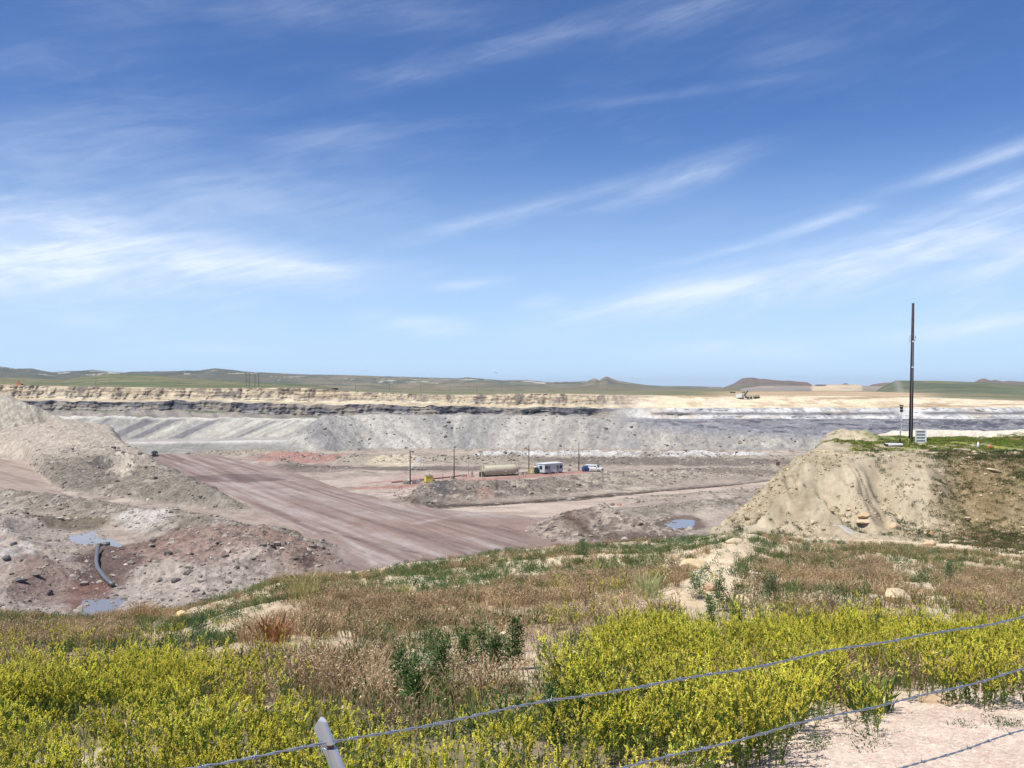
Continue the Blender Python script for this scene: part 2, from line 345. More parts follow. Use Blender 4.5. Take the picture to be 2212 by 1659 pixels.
PUD[3] = [(284,1026),(292,1025),(303,1029),(300,1032),(288,1030)]
HAUL = [(300,982),(440,977),(500,990),(560,1003),(640,1022),(700,1043),(760,1063),(880,1086),(960,1102),(1100,1104),(1200,1112),(1212,1130),(1240,1160),(1290,1185),(1330,1260),(560,1340),(600,1240),(662,1200),(660,1172),(610,1140),(583,1112),(540,1088),(480,1062),(400,1026)]
BRANCH = [(950,1100),(1090,1091),(1250,1081),(1420,1063),(1560,1051),(1700,1036),(2300,1012),(2300,1050),(1700,1060),(1560,1073),(1430,1082),(1330,1094),(1240,1108),(1205,1120),(1100,1112)]
SIDE = [(-500,985),(0,990),(50,998),(83,1024),(117,1056),(160,1073),(233,1083),(300,1091),(400,1100),(500,1110),(583,1113),(640,1135),(680,1180),(664,1180),(633,1158),(567,1141),(510,1134),(450,1126),(393,1104),(287,1100),(233,1088),(140,1074),(83,1066),(0,1058),(-500,1048)]
YARD = [(640,1022),(760,1012),(900,1024),(1000,1021),(1100,1016),(1300,1014),(1700,1002),(2300,998),(2300,1012),(1700,1014),(1300,1020),(1000,1045),(880,1062),(860,1085),(760,1063)]
def floor_uv(x, y): return U0 + F * x / y, V0 + 26 * F / y
DK, LT = (104, 86, 80), (192, 180, 172)
STROKES = [([(700,1148),(737,1157),(800,1172),(850,1185),(900,1194)], .5, DK, .8), ([(640,1135),(700,1160),(740,1200),(760,1260)], .7, LT, .4), ([(650,1128),(720,1150),(790,1190),(820,1240)], .6, LT, .4),
           ([(620,1120),(690,1150),(720,1190),(730,1260)], .8, DK, .4), ([(1200,1112),(1120,1108),(1000,1112),(900,1130)], 1.2, LT, .4), ([(1130,1112),(1170,1125),(1220,1150),(1270,1180)], .8, LT, .4), ([(1080,1135),(1130,1150),(1200,1172)], .4, DK, .6),
           ([(460,990),(560,1020),(700,1060),(850,1100),(1000,1130),(1200,1165)], .9, DK, .45), ([(420,990),(520,1030),(640,1075),(800,1125),(1000,1185)], .8, DK, .4), ([(400,995),(500,1040),(620,1090),(760,1150),(860,1190)], 1.0, LT, .4)]
def wob(x, y, a=1.0):
    """warped floor coordinates so that zone edges wander"""
    u, v = floor_uv(x, y)
    return u + a * 9 * fbm(x / 6, y / 6, 4, 71), v + a * 3.0 * (60 / np.maximum(y, 60) * 3) * fbm(x / 6, y / 6, 4, 72)
def soft_in(x, y, poly, a=1.0, blur=0.0):
    u, v = wob(x, y, a); return inside(u, v, poly).astype(float)
def blob(x, y, u0, v0, ru, rv, seed=80):
    u, v = floor_uv(x, y)
    r = ((u - u0) / ru) ** 2 + ((v - v0) / rv) ** 2 + 0.7 * fbm(x / 5, y / 5, 4, seed)
    return 1 - ss(r, 0.5, 1.2)
def pit_z(x, y, parts=False):
    z = np.full(x.shape, -26.0); u, v = floor_uv(x, y)
    hs = {}
    wx = x + 1.8 * fbm(x / 9, y / 9, 3, 61); wy = y + 1.8 * fbm(x / 9, y / 9, 3, 62)
    tot_ = np.zeros_like(x)
    for k, pts in RIDGES:
        big = k in ('dump', 'slope')
        hh = ridge(x if big else wx, y if big else wy, pts)
        if k == 'berm':
            ue = np.interp(v, [940, 960, 982, 1026, 1062, 1088, 1112, 1140], [265, 275, 292, 392, 474, 536, 580, 640])
            hh = hh * np.where(v < 1140, ss((ue - u) * y / F + 1.5 * fbm(x / 5, y / 5, 3, 60), 0, 9), 1)
            vt = np.interp(u, [-500, 0, 50, 83, 117, 160, 233, 300, 400, 500, 583], [985, 990, 998, 1022, 1054, 1071, 1081, 1089, 1098, 1108, 1112]); vb = np.interp(u, [-500, 0, 83, 140, 233, 287, 393, 450, 510, 567, 633, 664], [1050, 1060, 1067, 1075, 1089, 1102, 1105, 1128, 1135, 1142, 1160, 1180])
            first = pts[0][1] > 340
            hh = hh * (ss((vt - v) + 2.5 * fbm(x / 5, y / 5, 3, 59), -1, 14) if first else ss(v - vb + 2 * fbm(x / 5, y / 5, 3, 58) + 6, 0, 8))
        hs[k] = np.maximum(hs.get(k, 0), hh); tot_ = np.maximum(tot_, hh)
    lump = ss(tot_, 0.05, 1.0)
    dump = hs['dump']; isd = dump >= tot_ - 1e-6
    z = z + tot_
    heap = lump * (1 - isd * (dump > .1)) * np.minimum(1.0, 0.45 + tot_ / 4)
    z = z + heap * (0.75 * fbm(x / 5, y / 5, 3, 63) + 0.55 * clods(x / 2.6, y / 2.6, 64) + 0.32 * clods(x / 1.1, y / 1.1, 65))
    pale = hs['pale']; z = z + ss(pale, 0, 1) * 0.9 * np.abs(vn(x / 4, y / 6, 68)) 
    dm = isd * ss(dump, 0.1, 2)
    rib = fbm(x / 4.0 + 0.35 * (y - 389) / 4.0 * np.where(x < -20, 1, -0.4), y / 22, 3, 66)
    z = z + dm * ((0.55 * rib + 0.3 * vn(x / 9, y / 9, 57)) * (1 - ss(x, 20, 60) * .5) + (0.30 + .5 * ss(x, 20, 70)) * clods(x / 2.4, y / 2.4, 67) + .18 * vn(x / .8, y / .8, 56)) * (1 - 0.45 * ss(dump, 12.0, 14.0))
    # shoulders of the roads, the crumbled ground between them
    road = np.maximum(np.maximum(soft_in(x, y, HAUL, .5), soft_in(x, y, BRANCH, .5)), soft_in(x, y, SIDE, .5))
    road = np.maximum(road, soft_in(x, y, YARD, .5))
    z = z + (1 - road) * (1 - lump) * (0.22 * fbm(x / 4, y / 4, 4, 69) + 0.16 * clods(x / 1.7, y / 1.7, 70))
    ang = x * 0.86 + y * 0.5       # along-road ruts
    z = z + road * (1 - lump) * 0.05 * fbm((x * 0.93 + y * 0.36) / 1.2, (x * -0.36 + y * 0.93) / 14, 3, 73)
    for P in PUD:
        W_ = [at(a, b)[:2] for a, b in P]; mx, my = np.mean(W_, 0)
        near = (np.abs(x - mx) < 26) & (np.abs(y - my) < 42)
        if not near.any(): continue
        qx, qy = x[near], y[near]; dd = np.full(qx.shape, 1e9)
        for i in range(len(W_)):
            x1, y1 = W_[i]; x2, y2 = W_[(i + 1) % len(W_)]; ex, ey = x2 - x1, y2 - y1
            t = np.clip(((qx - x1) * ex + (qy - y1) * ey) / (ex * ex + ey * ey + 1e-9), 0, 1); dd = np.minimum(dd, np.hypot(qx - x1 - t * ex, qy - y1 - t * ey))
        ins = inside(qx, qy, W_); sd = np.where(ins, -dd, dd) + 1.1 * fbm(qx / 2.2, qy / 3.5, 4, 77, .6) + .2
        cap = -26.12 + 0.08 * np.maximum(sd, -3) + 0.05 * np.maximum(sd - 4, 0) ** 2
        z[near] = np.minimum(z[near], cap + 0.06 * fbm(qx / 1.5, qy / 1.5, 3, 78) * ss(sd, .3, 2))
    # far pit beyond the end of the haul road
    drop = ss(y, 351 + 2 * vn(x / 6, y * 0, 4), 364) * ss(u, 150, 262) * (1 - ss(u, 600, 660)) * (1 - ss(hs['berm'], 1, 3))
    z = z - 8.5 * drop * (tot_ < 1.5)
    return (z, tot_, hs, lump, road, isd) if parts else z

def build_pit():
    us = np.linspace(-560, 2500, 1330)
    ds = np.concatenate([np.linspace(62, 100, 50)[:-1], np.linspace(100, 160, 165)[:-1], np.linspace(160, 260, 190)[:-1], np.linspace(260, 362, 130)[:-1], np.linspace(362, 392, 74)[:-1], np.linspace(392, 424, 16)])
    D, U = np.meshgrid(ds, us, indexing='ij'); X = (U - U0) / F * D; Y = D
    Z, tot_, hs, lump, road, isd = pit_z(X, Y, True)
    u, v = floor_uv(X, Y)
    n1 = fbm(X / 12, Y / 12, 4, 91); n2 = fbm(X / 3, Y / 3, 4, 92); n3 = fbm(X / 1.2, Y / 1.2, 3, 93)
    C = np.zeros(X.shape + (3,)) + S(178, 163, 148)
    C = cmix(C, S(202, 187, 168), ss(n1, 0, 0.4) * 0.7); C = cmix(C, S(128, 112, 102), ss(n2, 0.1, 0.5) * 0.6)
    # heaps
    C = cmix(C, S(142, 132, 118), lump * 0.85)
    C = cmix(C, S(186, 176, 160), lump * ss(n2, 0, 0.35) * 0.7)
    C = cmix(C, S(118, 110, 98), lump * ss(n3, 0.1, 0.4) * 0.7)
    def z_(k): return ss(hs[k], 0.1, 1.0)
    hillc = z_('berm') * ss(Y, 255, 300) * (u < 420)
    C = cmix(C, S(196, 182, 164), hillc * 0.85); C = cmix(C, S(162, 150, 136), hillc * ss(n2, 0.1, 0.4) * 0.6)
    C = cmix(C, S(124, 116, 104), blob(X, Y, 200, 1045, 110, 28) * 0.55 * lump)
    C = cmix(C, S(136, 128, 114), blob(X, Y, 420, 1085, 140, 26) * 0.6 * lump)
    C = cmix(C, S(214, 200, 178), blob(X, Y, 265, 1035, 30, 22) * 0.8)
    sl = ss(hs['slope'], .5, 2) * (hs['slope'] >= tot_ - 1e-6)
    C = cmix(C, S(192, 182, 162), sl * 0.95)
    stk = fbm((X + 0.9 * (Y - 400)) / 5, Y / 60, 3, 96)
    C = cmix(C, S(150, 140, 130), sl * ss(stk, 0.15, 0.4) * 0.8)
    C = cmix(C, S(186, 172, 160), z_('white') * 0.85); C = cmix(C, S(160, 148, 138), z_('white') * ss(n3, 0.0, 0.4) * 0.7)
    C = cmix(C, S(152, 122, 110), z_('red') * ss(n1 + .3 * n2, -0.4, 0.1) * 0.7); C = cmix(C, S(112, 98, 90), z_('red') * ss(n3, 0.1, 0.4) * 0.5)
    C = cmix(C, S(202, 194, 184), blob(X, Y, 315, 1135, 60, 20) * 0.8)
    C = cmix(C, S(182, 166, 154), z_('left') * 0.7); C = cmix(C, S(140, 118, 108), blob(X, Y, 100, 1275, 90, 45) * 0.8)
    C = cmix(C, S(196, 190, 182), blob(X, Y, 30, 1200, 60, 45) * ss(n2, -0.1, 0.3) * 0.7)
    C = cmix(C, S(184, 168, 152), z_('pile') * 0.85); C = cmix(C, S(120, 106, 96), z_('pile') * ss(n3 + .5 * n2, 0, 0.35) * 0.75)
    C = cmix(C, S(112, 96, 84), blob(X, Y, 1240, 1150, 46, 14) * 0.5)
    C = cmix(C, S(142, 130, 118), z_('mid') * 0.8); C = cmix(C, S(186, 172, 154), z_('mid') * ss(n2 + .8 * ss(u, 1150, 1450), .1, .5) * 0.8); C = cmix(C, S(100, 90, 82), z_('mid') * ss(n3, .15, .4) * .6)
    C = cmix(C, S(84, 82, 84), blob(X, Y, 955, 1074, 28, 8) * 0.7); C = cmix(C, S(176, 136, 120), blob(X, Y, 1045, 1078, 20, 6) * 0.45)
    C = cmix(C, S(216, 212, 204), ss(hs['pale'], 0.3, 1.2) * ss(n1, -0.5, 0.0) * 0.85)
    C = cmix(C, S(180, 168, 148), z_('far') * (1 - ss(hs['pale'], .2, 1)) * 0.7); C = cmix(C, S(214, 198, 168), blob(X, Y, 850, 1002, 60, 9) * 0.8)
    # mud, wet edges and red scoria
    C = cmix(C, S(104, 84, 78), blob(X, Y, 230, 1225, 75, 52) * 0.88); C = cmix(C, S(112, 92, 84), blob(X, Y, 300, 1188, 60, 16) * 0.7)
    C = cmix(C, S(110, 98, 78), blob(X, Y, 140, 1135, 95, 14) * 0.7)
    C = cmix(C, S(122, 86, 78), blob(X, Y, 200, 1305, 70, 40) * 0.8)
    C = cmix(C, S(110, 94, 82), blob(X, Y, 1470, 1133, 56, 20) * 0.85); C = cmix(C, S(176, 118, 98), blob(X, Y, 1375, 1140, 30, 9) * 0.8)
    C = cmix(C, S(180, 132, 120), blob(X, Y, 640, 992, 110, 8.5) * 0.8)
    C = cmix(C, S(122, 108, 98), blob(X, Y, 660, 1012, 130, 9) * 0.7); C = cmix(C, S(112, 100, 92), blob(X, Y, 900, 1012, 300, 5) * 0.75); C = cmix(C, S(116, 106, 98), blob(X, Y, 1430, 1003, 330, 4.5) * 0.75); C = cmix(C, S(126, 112, 102), blob(X, Y, 1560, 1028, 160, 4) * 0.7)
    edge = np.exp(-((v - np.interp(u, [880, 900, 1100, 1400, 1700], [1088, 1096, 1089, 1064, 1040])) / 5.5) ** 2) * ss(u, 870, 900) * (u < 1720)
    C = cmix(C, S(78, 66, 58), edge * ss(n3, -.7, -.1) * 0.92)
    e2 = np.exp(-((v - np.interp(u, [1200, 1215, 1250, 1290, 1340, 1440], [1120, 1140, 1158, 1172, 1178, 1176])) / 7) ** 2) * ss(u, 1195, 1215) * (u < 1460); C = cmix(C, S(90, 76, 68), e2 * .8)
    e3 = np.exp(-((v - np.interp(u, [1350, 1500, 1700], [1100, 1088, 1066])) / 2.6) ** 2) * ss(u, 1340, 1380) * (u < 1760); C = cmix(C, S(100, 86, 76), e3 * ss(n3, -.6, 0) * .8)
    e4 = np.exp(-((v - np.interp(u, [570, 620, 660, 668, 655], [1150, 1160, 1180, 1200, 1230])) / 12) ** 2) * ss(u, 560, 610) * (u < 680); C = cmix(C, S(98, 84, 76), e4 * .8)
    # pale track and road surfaces
    C = cmix(C, S(198, 180, 166), soft_in(X, Y, [(660,1040),(760,1032),(900,1026),(1050,1018),(1140,1014),(1140,1022),(960,1036),(840,1046),(700,1056)], .6) * 0.9)
    mk = soft_in(X, Y, YARD, .6) * ss(v, 1016, 1026) * (v < 1066) * ss(u, 800, 900); C = cmix(C, S(190, 158, 144), mk * (1 - z_('mid')) * ss(n2 + n1, -.5, .2) * 0.8)
    for (a, b_, w_) in [([740, 860, 1000, 1150, 1260], [1056, 1052, 1040, 1028, 1019], 3.2), ([760, 900, 1010], [1046, 1036, 1028], 1.4)]:
        C = cmix(C, S(180, 128, 114), np.exp(-((v - np.interp(u, a, b_)) / w_) ** 2) * ss(u, a[0], a[0] + 40) * (1 - ss(u, a[-1], a[-1] + 30)) * 0.8)
    C = cmix(C, S(196, 178, 164), soft_in(X, Y, [(760,1062),(850,1066),(960,1056),(980,1050),(900,1070),(880,1084)], .6) * 0.8)
    rm = soft_in(X, Y, HAUL, 0.7) * (1 - lump)
    # direction along the haul road
    a0 = np.array(at(370, 980)); a1 = np.array(at(1000, 1200)); dr = (a1 - a0)[:2]; dr = dr / np.linalg.norm(dr)
    al = X * dr[0] + Y * dr[1]; ac = -X * dr[1] + Y * dr[0]
    st = fbm(ac / 2.4, al / 46, 4, 94); st2 = fbm(ac / 0.8, al / 30, 3, 95)
    rc = np.zeros(X.shape + (3,)) + S(152, 133, 122)
    rc = cmix(rc, S(176, 163, 154), ss(st, 0.05, 0.4) * 0.7); rc = cmix(rc, S(126, 106, 98), ss(-st, 0.02, 0.4) * 0.75); rc = cmix(rc, S(142, 120, 110), ss(n1, .05, .4) * .4)
    rc = cmix(rc, S(182, 168, 162), ss(st2, 0.2, 0.5) * 0.4)
    rc = cmix(rc, S(108, 90, 86), blob(X, Y, 500, 1033, 110, 10, 84) * 0.7); rc = cmix(rc, S(146, 118, 106), blob(X, Y, 1000, 1140, 260, 24, 85) * ss(st, -.3, .1) * 0.6)
    rc = cmix(rc, S(158, 136, 122), blob(X, Y, 640, 1165, 120, 30, 86) * 0.6)
    for pts_, wd, cc, am in STROKES:
        W_ = [at(a, b)[:2] for a, b in pts_]; dd = np.full(X.shape, 1e9)
        for i in range(len(W_) - 1):
            x1, y1 = W_[i]; ex, ey = W_[i + 1][0] - x1, W_[i + 1][1] - y1; t = np.clip(((X - x1) * ex + (Y - y1) * ey) / (ex * ex + ey * ey), 0, 1); dd = np.minimum(dd, np.hypot(X - x1 - t * ex, Y - y1 - t * ey))
        q_ = np.exp(-((dd + .35 * wd * fbm(X, Y, 3, 99)) / wd) ** 2) * am * ss(n2, -.6, .1); rc = cmix(rc, S(*cc), q_)
    C = cmix(C, rc, rm)
    bm_ = soft_in(X, Y, BRANCH, 0.6) * (1 - lump); bl = fbm(u / 180, v / 2.4, 3, 97)
    bc = cmix(np.zeros(X.shape + (3,)) + S(196, 178, 160), S(168, 149, 134), ss(bl, 0, .4) * .8); C = cmix(C, bc, bm_)
    sm = soft_in(X, Y, SIDE, 0.7) * (1 - ss(tot_, .5, 1.5)); sl2 = fbm(u / 60, (v - 0.25 * u) / 3, 3, 98)
    scn = cmix(np.zeros(X.shape + (3,)) + S(172, 154, 140), S(146, 130, 116), ss(sl2, 0, .4) * .7); C = cmix(C, scn, sm)
    # big grey dump: tipped streaks running down the face
    dm = ss(hs['dump'], 0.2, 1.2) * isd
    sx = (X + np.where(X < -25, 1.0, -0.45) * (Y - 389) + 5 * n1) / 9.0
    s1 = fbm(sx, Y / 120, 4, 101); s2 = fbm(sx * 3.2, Y / 40, 3, 102)
    dc = np.zeros(X.shape + (3,)) + S(170, 165, 157)
    dc = cmix(dc, S(192, 186, 174), ss(s1, 0.02, 0.28)); dc = cmix(dc, S(132, 130, 131), ss(-s1, 0.02, 0.3) * .6)
    dc = cmix(dc, S(205, 200, 188), ss(s2, 0.2, 0.5) * .35); dc = cmix(dc, S(148, 142, 136), ss(n2, 0.1, 0.5) * 0.35)
    dc = cmix(dc, S(186, 177, 162), ss(u, 950, 1250) * 0.45); dc = cmix(dc, S(150, 147, 146), ss(n1 + .6 * n2, .05, .3) * ss(u, 1150, 1400) * .6); dc = cmix(dc, S(150, 148, 150), ss(hs['dump'] / np.interp(u, [1200, 1371, 1500, 1750], [14, 11, 8.6, 6]), .6, 1) * ss(u, 1280, 1450) * .8)
    dc = dc * (1 + .10 * h2(np.floor(X * 1.4), np.floor(Y * 1.4), 55))[..., None]
    C = cmix(C, dc, dm)
    grit = h2(np.floor(X * 2.2), np.floor(Y * 1.6), 54); C = C * (1 + (0.05 + .13 * lump * (1 - dm)) * grit)[..., None]
    up = Z > -14.5
    lo = ss(364 - Y, -16, 0) * 0
    f = lambda A: A[:-1, :-1] > 0.5
    hm = f(rm); bm2 = f(bm_) & ~hm; smm = f(sm) & ~hm & ~bm2; dmm = f(dm) & ~hm & ~bm2 & ~smm
    rest = ~(hm | bm2 | smm | dmm)
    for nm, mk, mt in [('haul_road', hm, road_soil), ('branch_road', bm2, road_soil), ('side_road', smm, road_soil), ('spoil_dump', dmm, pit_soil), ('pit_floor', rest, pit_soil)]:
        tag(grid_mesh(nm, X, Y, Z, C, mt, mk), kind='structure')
build_pit()
m = bpy.data.materials.new('muddy_water'); m.use_nodes = True; T = NT(m.node_tree); p = m.node_tree.nodes['Principled BSDF']
p.inputs['Base Color'].default_value = (0.20, 0.19, 0.19, 1); p.inputs['Roughness'].default_value = 0.1; p.inputs['IOR'].default_value = 1.33
g = T.n('ShaderNodeNewGeometry'); b_ = T.n('ShaderNodeBump'); b_.inputs['Strength'].default_value = 0.06; b_.inputs['Distance'].default_value = 0.05
T.l(T.noise(g.outputs['Position'], 2.0, 3), b_.inputs['Height']); T.l(b_.outputs[0], p.inputs['Normal'])
for P in PUD:
    cx = sum(q[0] for q in P) / len(P); cy = sum(q[1] for q in P) / len(P)
    V = [at(cx + (q[0] - cx) * 1.35, cy + (q[1] - cy) * 1.35, -26.12) for q in P]
    me = bpy.data.meshes.new('water'); me.from_pydata(V, [], [list(range(len(V)))]); me.materials.append(m)
    o = bpy.data.objects.new('water', me); col.objects.link(o); tag(o, kind='structure')

# ------------------------------------------------------------------ far pit walls and plateau (profile mesh)
KU = [-500, 0, 60, 250, 450, 640, 820, 960, 1160, 1300, 1420, 1600, 1800, 2000, 2212, 2700]
def far_profiles():
    # rows: (d, v) pairs per knot; entries given as arrays over KU
    n = len(KU); ku = np.array(KU, float)
    I = lambda xs, ys: np.interp(ku, xs, ys)
    rt = ss(ku, 1290, 1440)                       # 1 on the right-hand, flatter side
    vz = lambda v, d: (V0 - v) / F * d
    rows = []
    def add(d, z): rows.append((d, z))
    add(I([0], [418]), I([0], [-34.2]))
    add(I([0], [426]), I([0], [-34]))
    add(lerp(446, 446, rt), lerp(vz(I([0, 200, 640, 900], [957, 957, 952, 952]), 446), -29, rt))
    d = lerp(474, 480, rt); add(d, lerp(vz(I([0, 200, 640], [952, 951, 945]), 474), vz(I([1300, 1600, 2212], [945, 946, 952]), 480), rt))
    d = lerp(491, 590, rt); add(d, lerp(vz(I([0, 140, 300, 640, 900], [898, 900, 902, 906, 908]), 491), vz(I([1300, 1700, 2212], [908, 908, 912]), 590), rt))
    d = lerp(496, 596, rt); add(d, lerp(vz(905, 496), vz(I([1300, 1700, 2212], [907, 907, 911]), 596), rt))
    d = lerp(515, 640, rt); add(d, lerp(-31, vz(907, 640), rt))
    d = lerp(640, 655, rt); add(d, lerp(-31, vz(907, 655), rt))
    d = lerp(672, 660, rt); add(d, lerp(vz(I([0, 640, 1300], [905, 905, 903]), 672), vz(907, 660), rt))   # talus foot
    d = lerp(690, 664, rt); add(d, lerp(vz(I([0, 250, 450, 640, 950, 1300], [886, 886, 888, 896, 895, 897]), 690), vz(903, 664), rt))  # coal foot
    d = lerp(694, 680, rt); add(d, lerp(vz(I([60, 450, 700, 950, 1300], [865, 868, 873, 879, 882]), 694), vz(881, 680), rt))  # coal top
    d = lerp(724, 690, rt); add(d, lerp(vz(I([60, 450, 700, 950, 1300], [859, 862, 866, 874, 878]), 724), vz(879.5, 690), rt))  # bench
    d = lerp(731, 735, rt); add(d, lerp(vz(I([0, 250, 430, 640, 820, 960, 1160, 1400], [831, 837, 840, 838, 849, 854, 850, 856]), 731), vz(I([1300, 1440, 1600, 1900, 2212], [861, 858, 861, 860, 868]), 735), rt))  # cliff top
    d = lerp(745, 765, rt); add(d, lerp(vz(I([0, 250, 430, 640, 820, 960, 1160, 1400], [830.5, 836.5, 839, 837.5, 848, 853, 849, 854]), 745), vz(I([1300, 1440, 1600, 1900, 2212], [856, 852, 853, 852, 865]), 765), rt))
    d = lerp(900, 1000, rt); add(d, lerp(vz(I([0, 640, 900, 1300], [834, 838, 847, 849]), 900), vz(I([1300, 1600, 1800, 2000, 2212], [849, 847, 846, 851, 856]), 1000), rt))
    add(I([0], [1500]), vz(I([0, 640, 900, 1300, 1900, 2212], [842, 843, 846, 846, 845, 850]), 1500))
    add(I([0], [3000]), I([0], [-8.0])); add(I([0], [14500]), I([0], [-14.0]))
    return ku, rows
FU, FROWS = far_profiles()
SEG = [2, 6, 10, 26, 2, 4, 6, 8, 16, 34, 16, 40, 12, 16, 20, 14, 10]
def build_far():
    us = np.linspace(-500, 2700, 1250); ds = []; zs = []; seg = []
    for k in range(len(FROWS) - 1):
        d0 = np.interp(us, FU, FROWS[k][0]); d1 = np.interp(us, FU, FROWS[k + 1][0])
        z0 = np.interp(us, FU, FROWS[k][1]); z1 = np.interp(us, FU, FROWS[k + 1][1])
        for j in range(SEG[k]):
            t = j / SEG[k]; ds.append(d0 + (d1 - d0) * t); zs.append(z0 + (z1 - z0) * t); seg.append(k + t)
    ds.append(d1); zs.append(z1); seg.append(len(FROWS) - 1)
    D = np.array(ds); Z = np.array(zs); Tt = np.array(seg)[:, None] + 0 * D; U = np.broadcast_to(us, D.shape).copy()
    rt = ss(U, 1290, 1440)
    X0 = (U - U0) / F * D
    steep = ss(Tt, 8, 9) * (1 - ss(Tt, 12.2, 13)) 
    # buttresses and re-entrants of the walls: moves whole faces back and forth
    wall = (1 - rt) * ss(Tt, 8.2, 9) * (1 - ss(Tt, 12.0, 14)) 
    D = D + wall * (6.0 * fbm(X0 / 26, Tt * 0.2, 4, 111) + 3.0 * fbm(X0 / 5.5, Z / 30 + Tt * .1, 4, 112, .6) + 1.3 * fbm(X0 / 1.8, Z / 2.2, 3, 113) + .8 * fbm(X0 / 30, Z / 1.1, 2, 110))
    D = D + rt * steep * (4.0 * fbm(X0 / 18, Z / 3, 4, 114) + 1.5 * fbm(X0 / 4, Z / 1.5, 3, 119))
    # fretted edge lines
    Z = Z + (1 - rt) * ss(Tt, 8.3, 9) * (1 - ss(Tt, 11.4, 12)) * (2.2 * fbm(X0 / 34, Tt * .25, 4, 109) + 1.0 * fbm(X0 / 8, Tt * .6, 3, 108))
    Z = Z + ss(Tt, 9.6, 10) * (1 - ss(Tt, 10, 12)) * 0.9 * fbm(X0 / 9, Tt, 4, 115) + ss(Tt, 3.5, 4) * (1 - ss(Tt, 4.1, 6)) * 0.8 * np.abs(vn(X0 / 7, Tt * 0, 116)) * (1 - rt)
    Z = Z + (np.abs(Tt - 12) < 1) * 0.5 * fbm(X0 / 6, Tt * 2, 4, 117) * (1 - np.abs(Tt - 12))
    mid = rt * ss(Tt, 3, 3.3) * (1 - ss(Tt, 8, 9)); Z = Z + mid * (1.4 * fbm(X0 / 14, D / 8, 4, 118) + 0.8 * clods(X0 / 5, D / 4, 120))
    s2 = (1 - rt) * ss(Tt, 3, 3.2) * (1 - ss(Tt, 4.0, 4.3)); Z = Z + s2 * 0.7 * fbm((X0 - 1.1 * (D - 474)) / 4.5, D / 60, 3, 121)
    X = (U - U0) / F * D; Y = D
    n1 = fbm(X / 40, Tt * 2, 4, 131); n2 = fbm(X / 9, Z / 2.5, 4, 132); n3 = fbm(X / 3.5, Z / 1.0, 3, 133)
    C = np.zeros(X.shape + (3,)) + S(168, 164, 158)
    L = 1 - rt
    def band(a, b, c, w=1.0, e=0.12):
        nonlocal C
        C = cmix(C, c, ss(Tt + 0.0, a - e, a + e) * (1 - ss(Tt, b - e, b + e)) * w)
    # left: lower slope, bench road, streaked dump face
    band(1, 2, S(160, 156, 148), L); band(2, 3, S(186, 178, 168), L)
    C = cmix(C, S(214, 208, 198), (np.abs(Tt - 2.1) < .12) * L * .9)
    sk = fbm((X - 1.15 * (D - 474)) / 7.5, D / 200, 4, 134)
    fc = np.zeros(X.shape + (3,)) + S(172, 167, 158)
    fc = cmix(fc, S(200, 194, 180), ss(sk, 0.05, 0.3)); fc = cmix(fc, S(112, 110, 114), ss(-sk, 0.06, 0.26) * ss(X, -260, -210) * (1 - ss(X, -130, -90)))
    fc = cmix(fc, S(158, 154, 150), ss(-sk, 0.06, 0.3) * .5)
    C = cmix(C, fc, ss(Tt, 3, 3.08) * (1 - ss(Tt, 5, 5.1)) * L); C = cmix(C, S(220, 214, 200), ss(Tt, 3.86, 3.95) * (1 - ss(Tt, 5, 5.2)) * L * .7)
    # talus, coal, cream bench, cream cliff
    tal = np.zeros(X.shape + (3,)) + S(166, 156, 144); tal = cmix(tal, S(140, 134, 126), ss(fbm((X + .6 * D) / 6, Z / 20, 3, 135), 0, .4)); tal = cmix(tal, S(104, 116, 86), ss(n1, 0.12, 0.4) * .8 * (X < -130))
    C = cmix(C, tal, ss(Tt, 8, 8.1) * (1 - ss(Tt, 9, 9.1)) * L)
    coal = np.zeros(X.shape + (3,)) + S(112, 110, 112); coal = cmix(coal, S(62, 64, 72), ss(n2, -0.05, 0.2)); coal = cmix(coal, S(130, 124, 120), ss(n3, 0.15, 0.4) * .8)
    coal = cmix(coal, S(160, 150, 136), ss(fbm(X / 14, Tt * 1.4, 4, 136, .6) + .25 * (9.6 - Tt), 0.0, 0.16) * .9)
    coal = cmix(coal, S(168, 158, 144), (1 - ss(U, 30, 420)) * ss(fbm(X / 22, Tt * 3, 3, 142), -.2, .2) * ss(9.75 - Tt, 0, .3) * .8)
    C = cmix(C, coal, ss(Tt + 0.45 * n2, 9, 9.15) * (1 - ss(Tt + 0.1 * n3, 10.0, 10.1)) * L)
    cream = np.zeros(X.shape + (3,)) + S(212, 194, 162); cream = cmix(cream, S(236, 220, 190), ss(n1, -0.05, 0.3) * .8)
    cream = cmix(cream, S(168, 150, 130), ss(n2, 0.1, 0.4) * .6)
    C = cmix(C, cream, ss(Tt, 10.05, 10.2) * (1 - ss(Tt, 11.1, 11.3)) * L)
    cliff = np.zeros(X.shape + (3,)) + S(206, 188, 158); cliff = cmix(cliff, S(146, 134, 122), ss(n2, 0.0, 0.3) * .8); cliff = cmix(cliff, S(222, 204, 172), ss(-n2, 0.05, 0.35) * .7)
    cliff = cmix(cliff, S(110, 104, 102), ss(fbm(X / 4, Z / 9, 4, 143, .6), 0.14, 0.32) * .75); hr = fbm(X / 50, Z / 0.9, 3, 137); cliff = cmix(cliff, S(138, 116, 96), ss(hr, 0.1, .4) * .6)
    C = cmix(C, cliff, ss(Tt, 11.1, 11.4) * (1 - ss(Tt, 12.3, 13)) * L)
    # right: dark rubble, white band, cream band
    dk = np.zeros(X.shape + (3,)) + S(146, 144, 146); dk = cmix(dk, S(96, 96, 104), ss(fbm(X / 12, D / 5, 4, 138) + .35 * ss(U, 1800, 2212), 0.02, 0.4)); dk = cmix(dk, S(176, 172, 170), ss(n3 - .3 * n2, 0.1, 0.4) * .7)
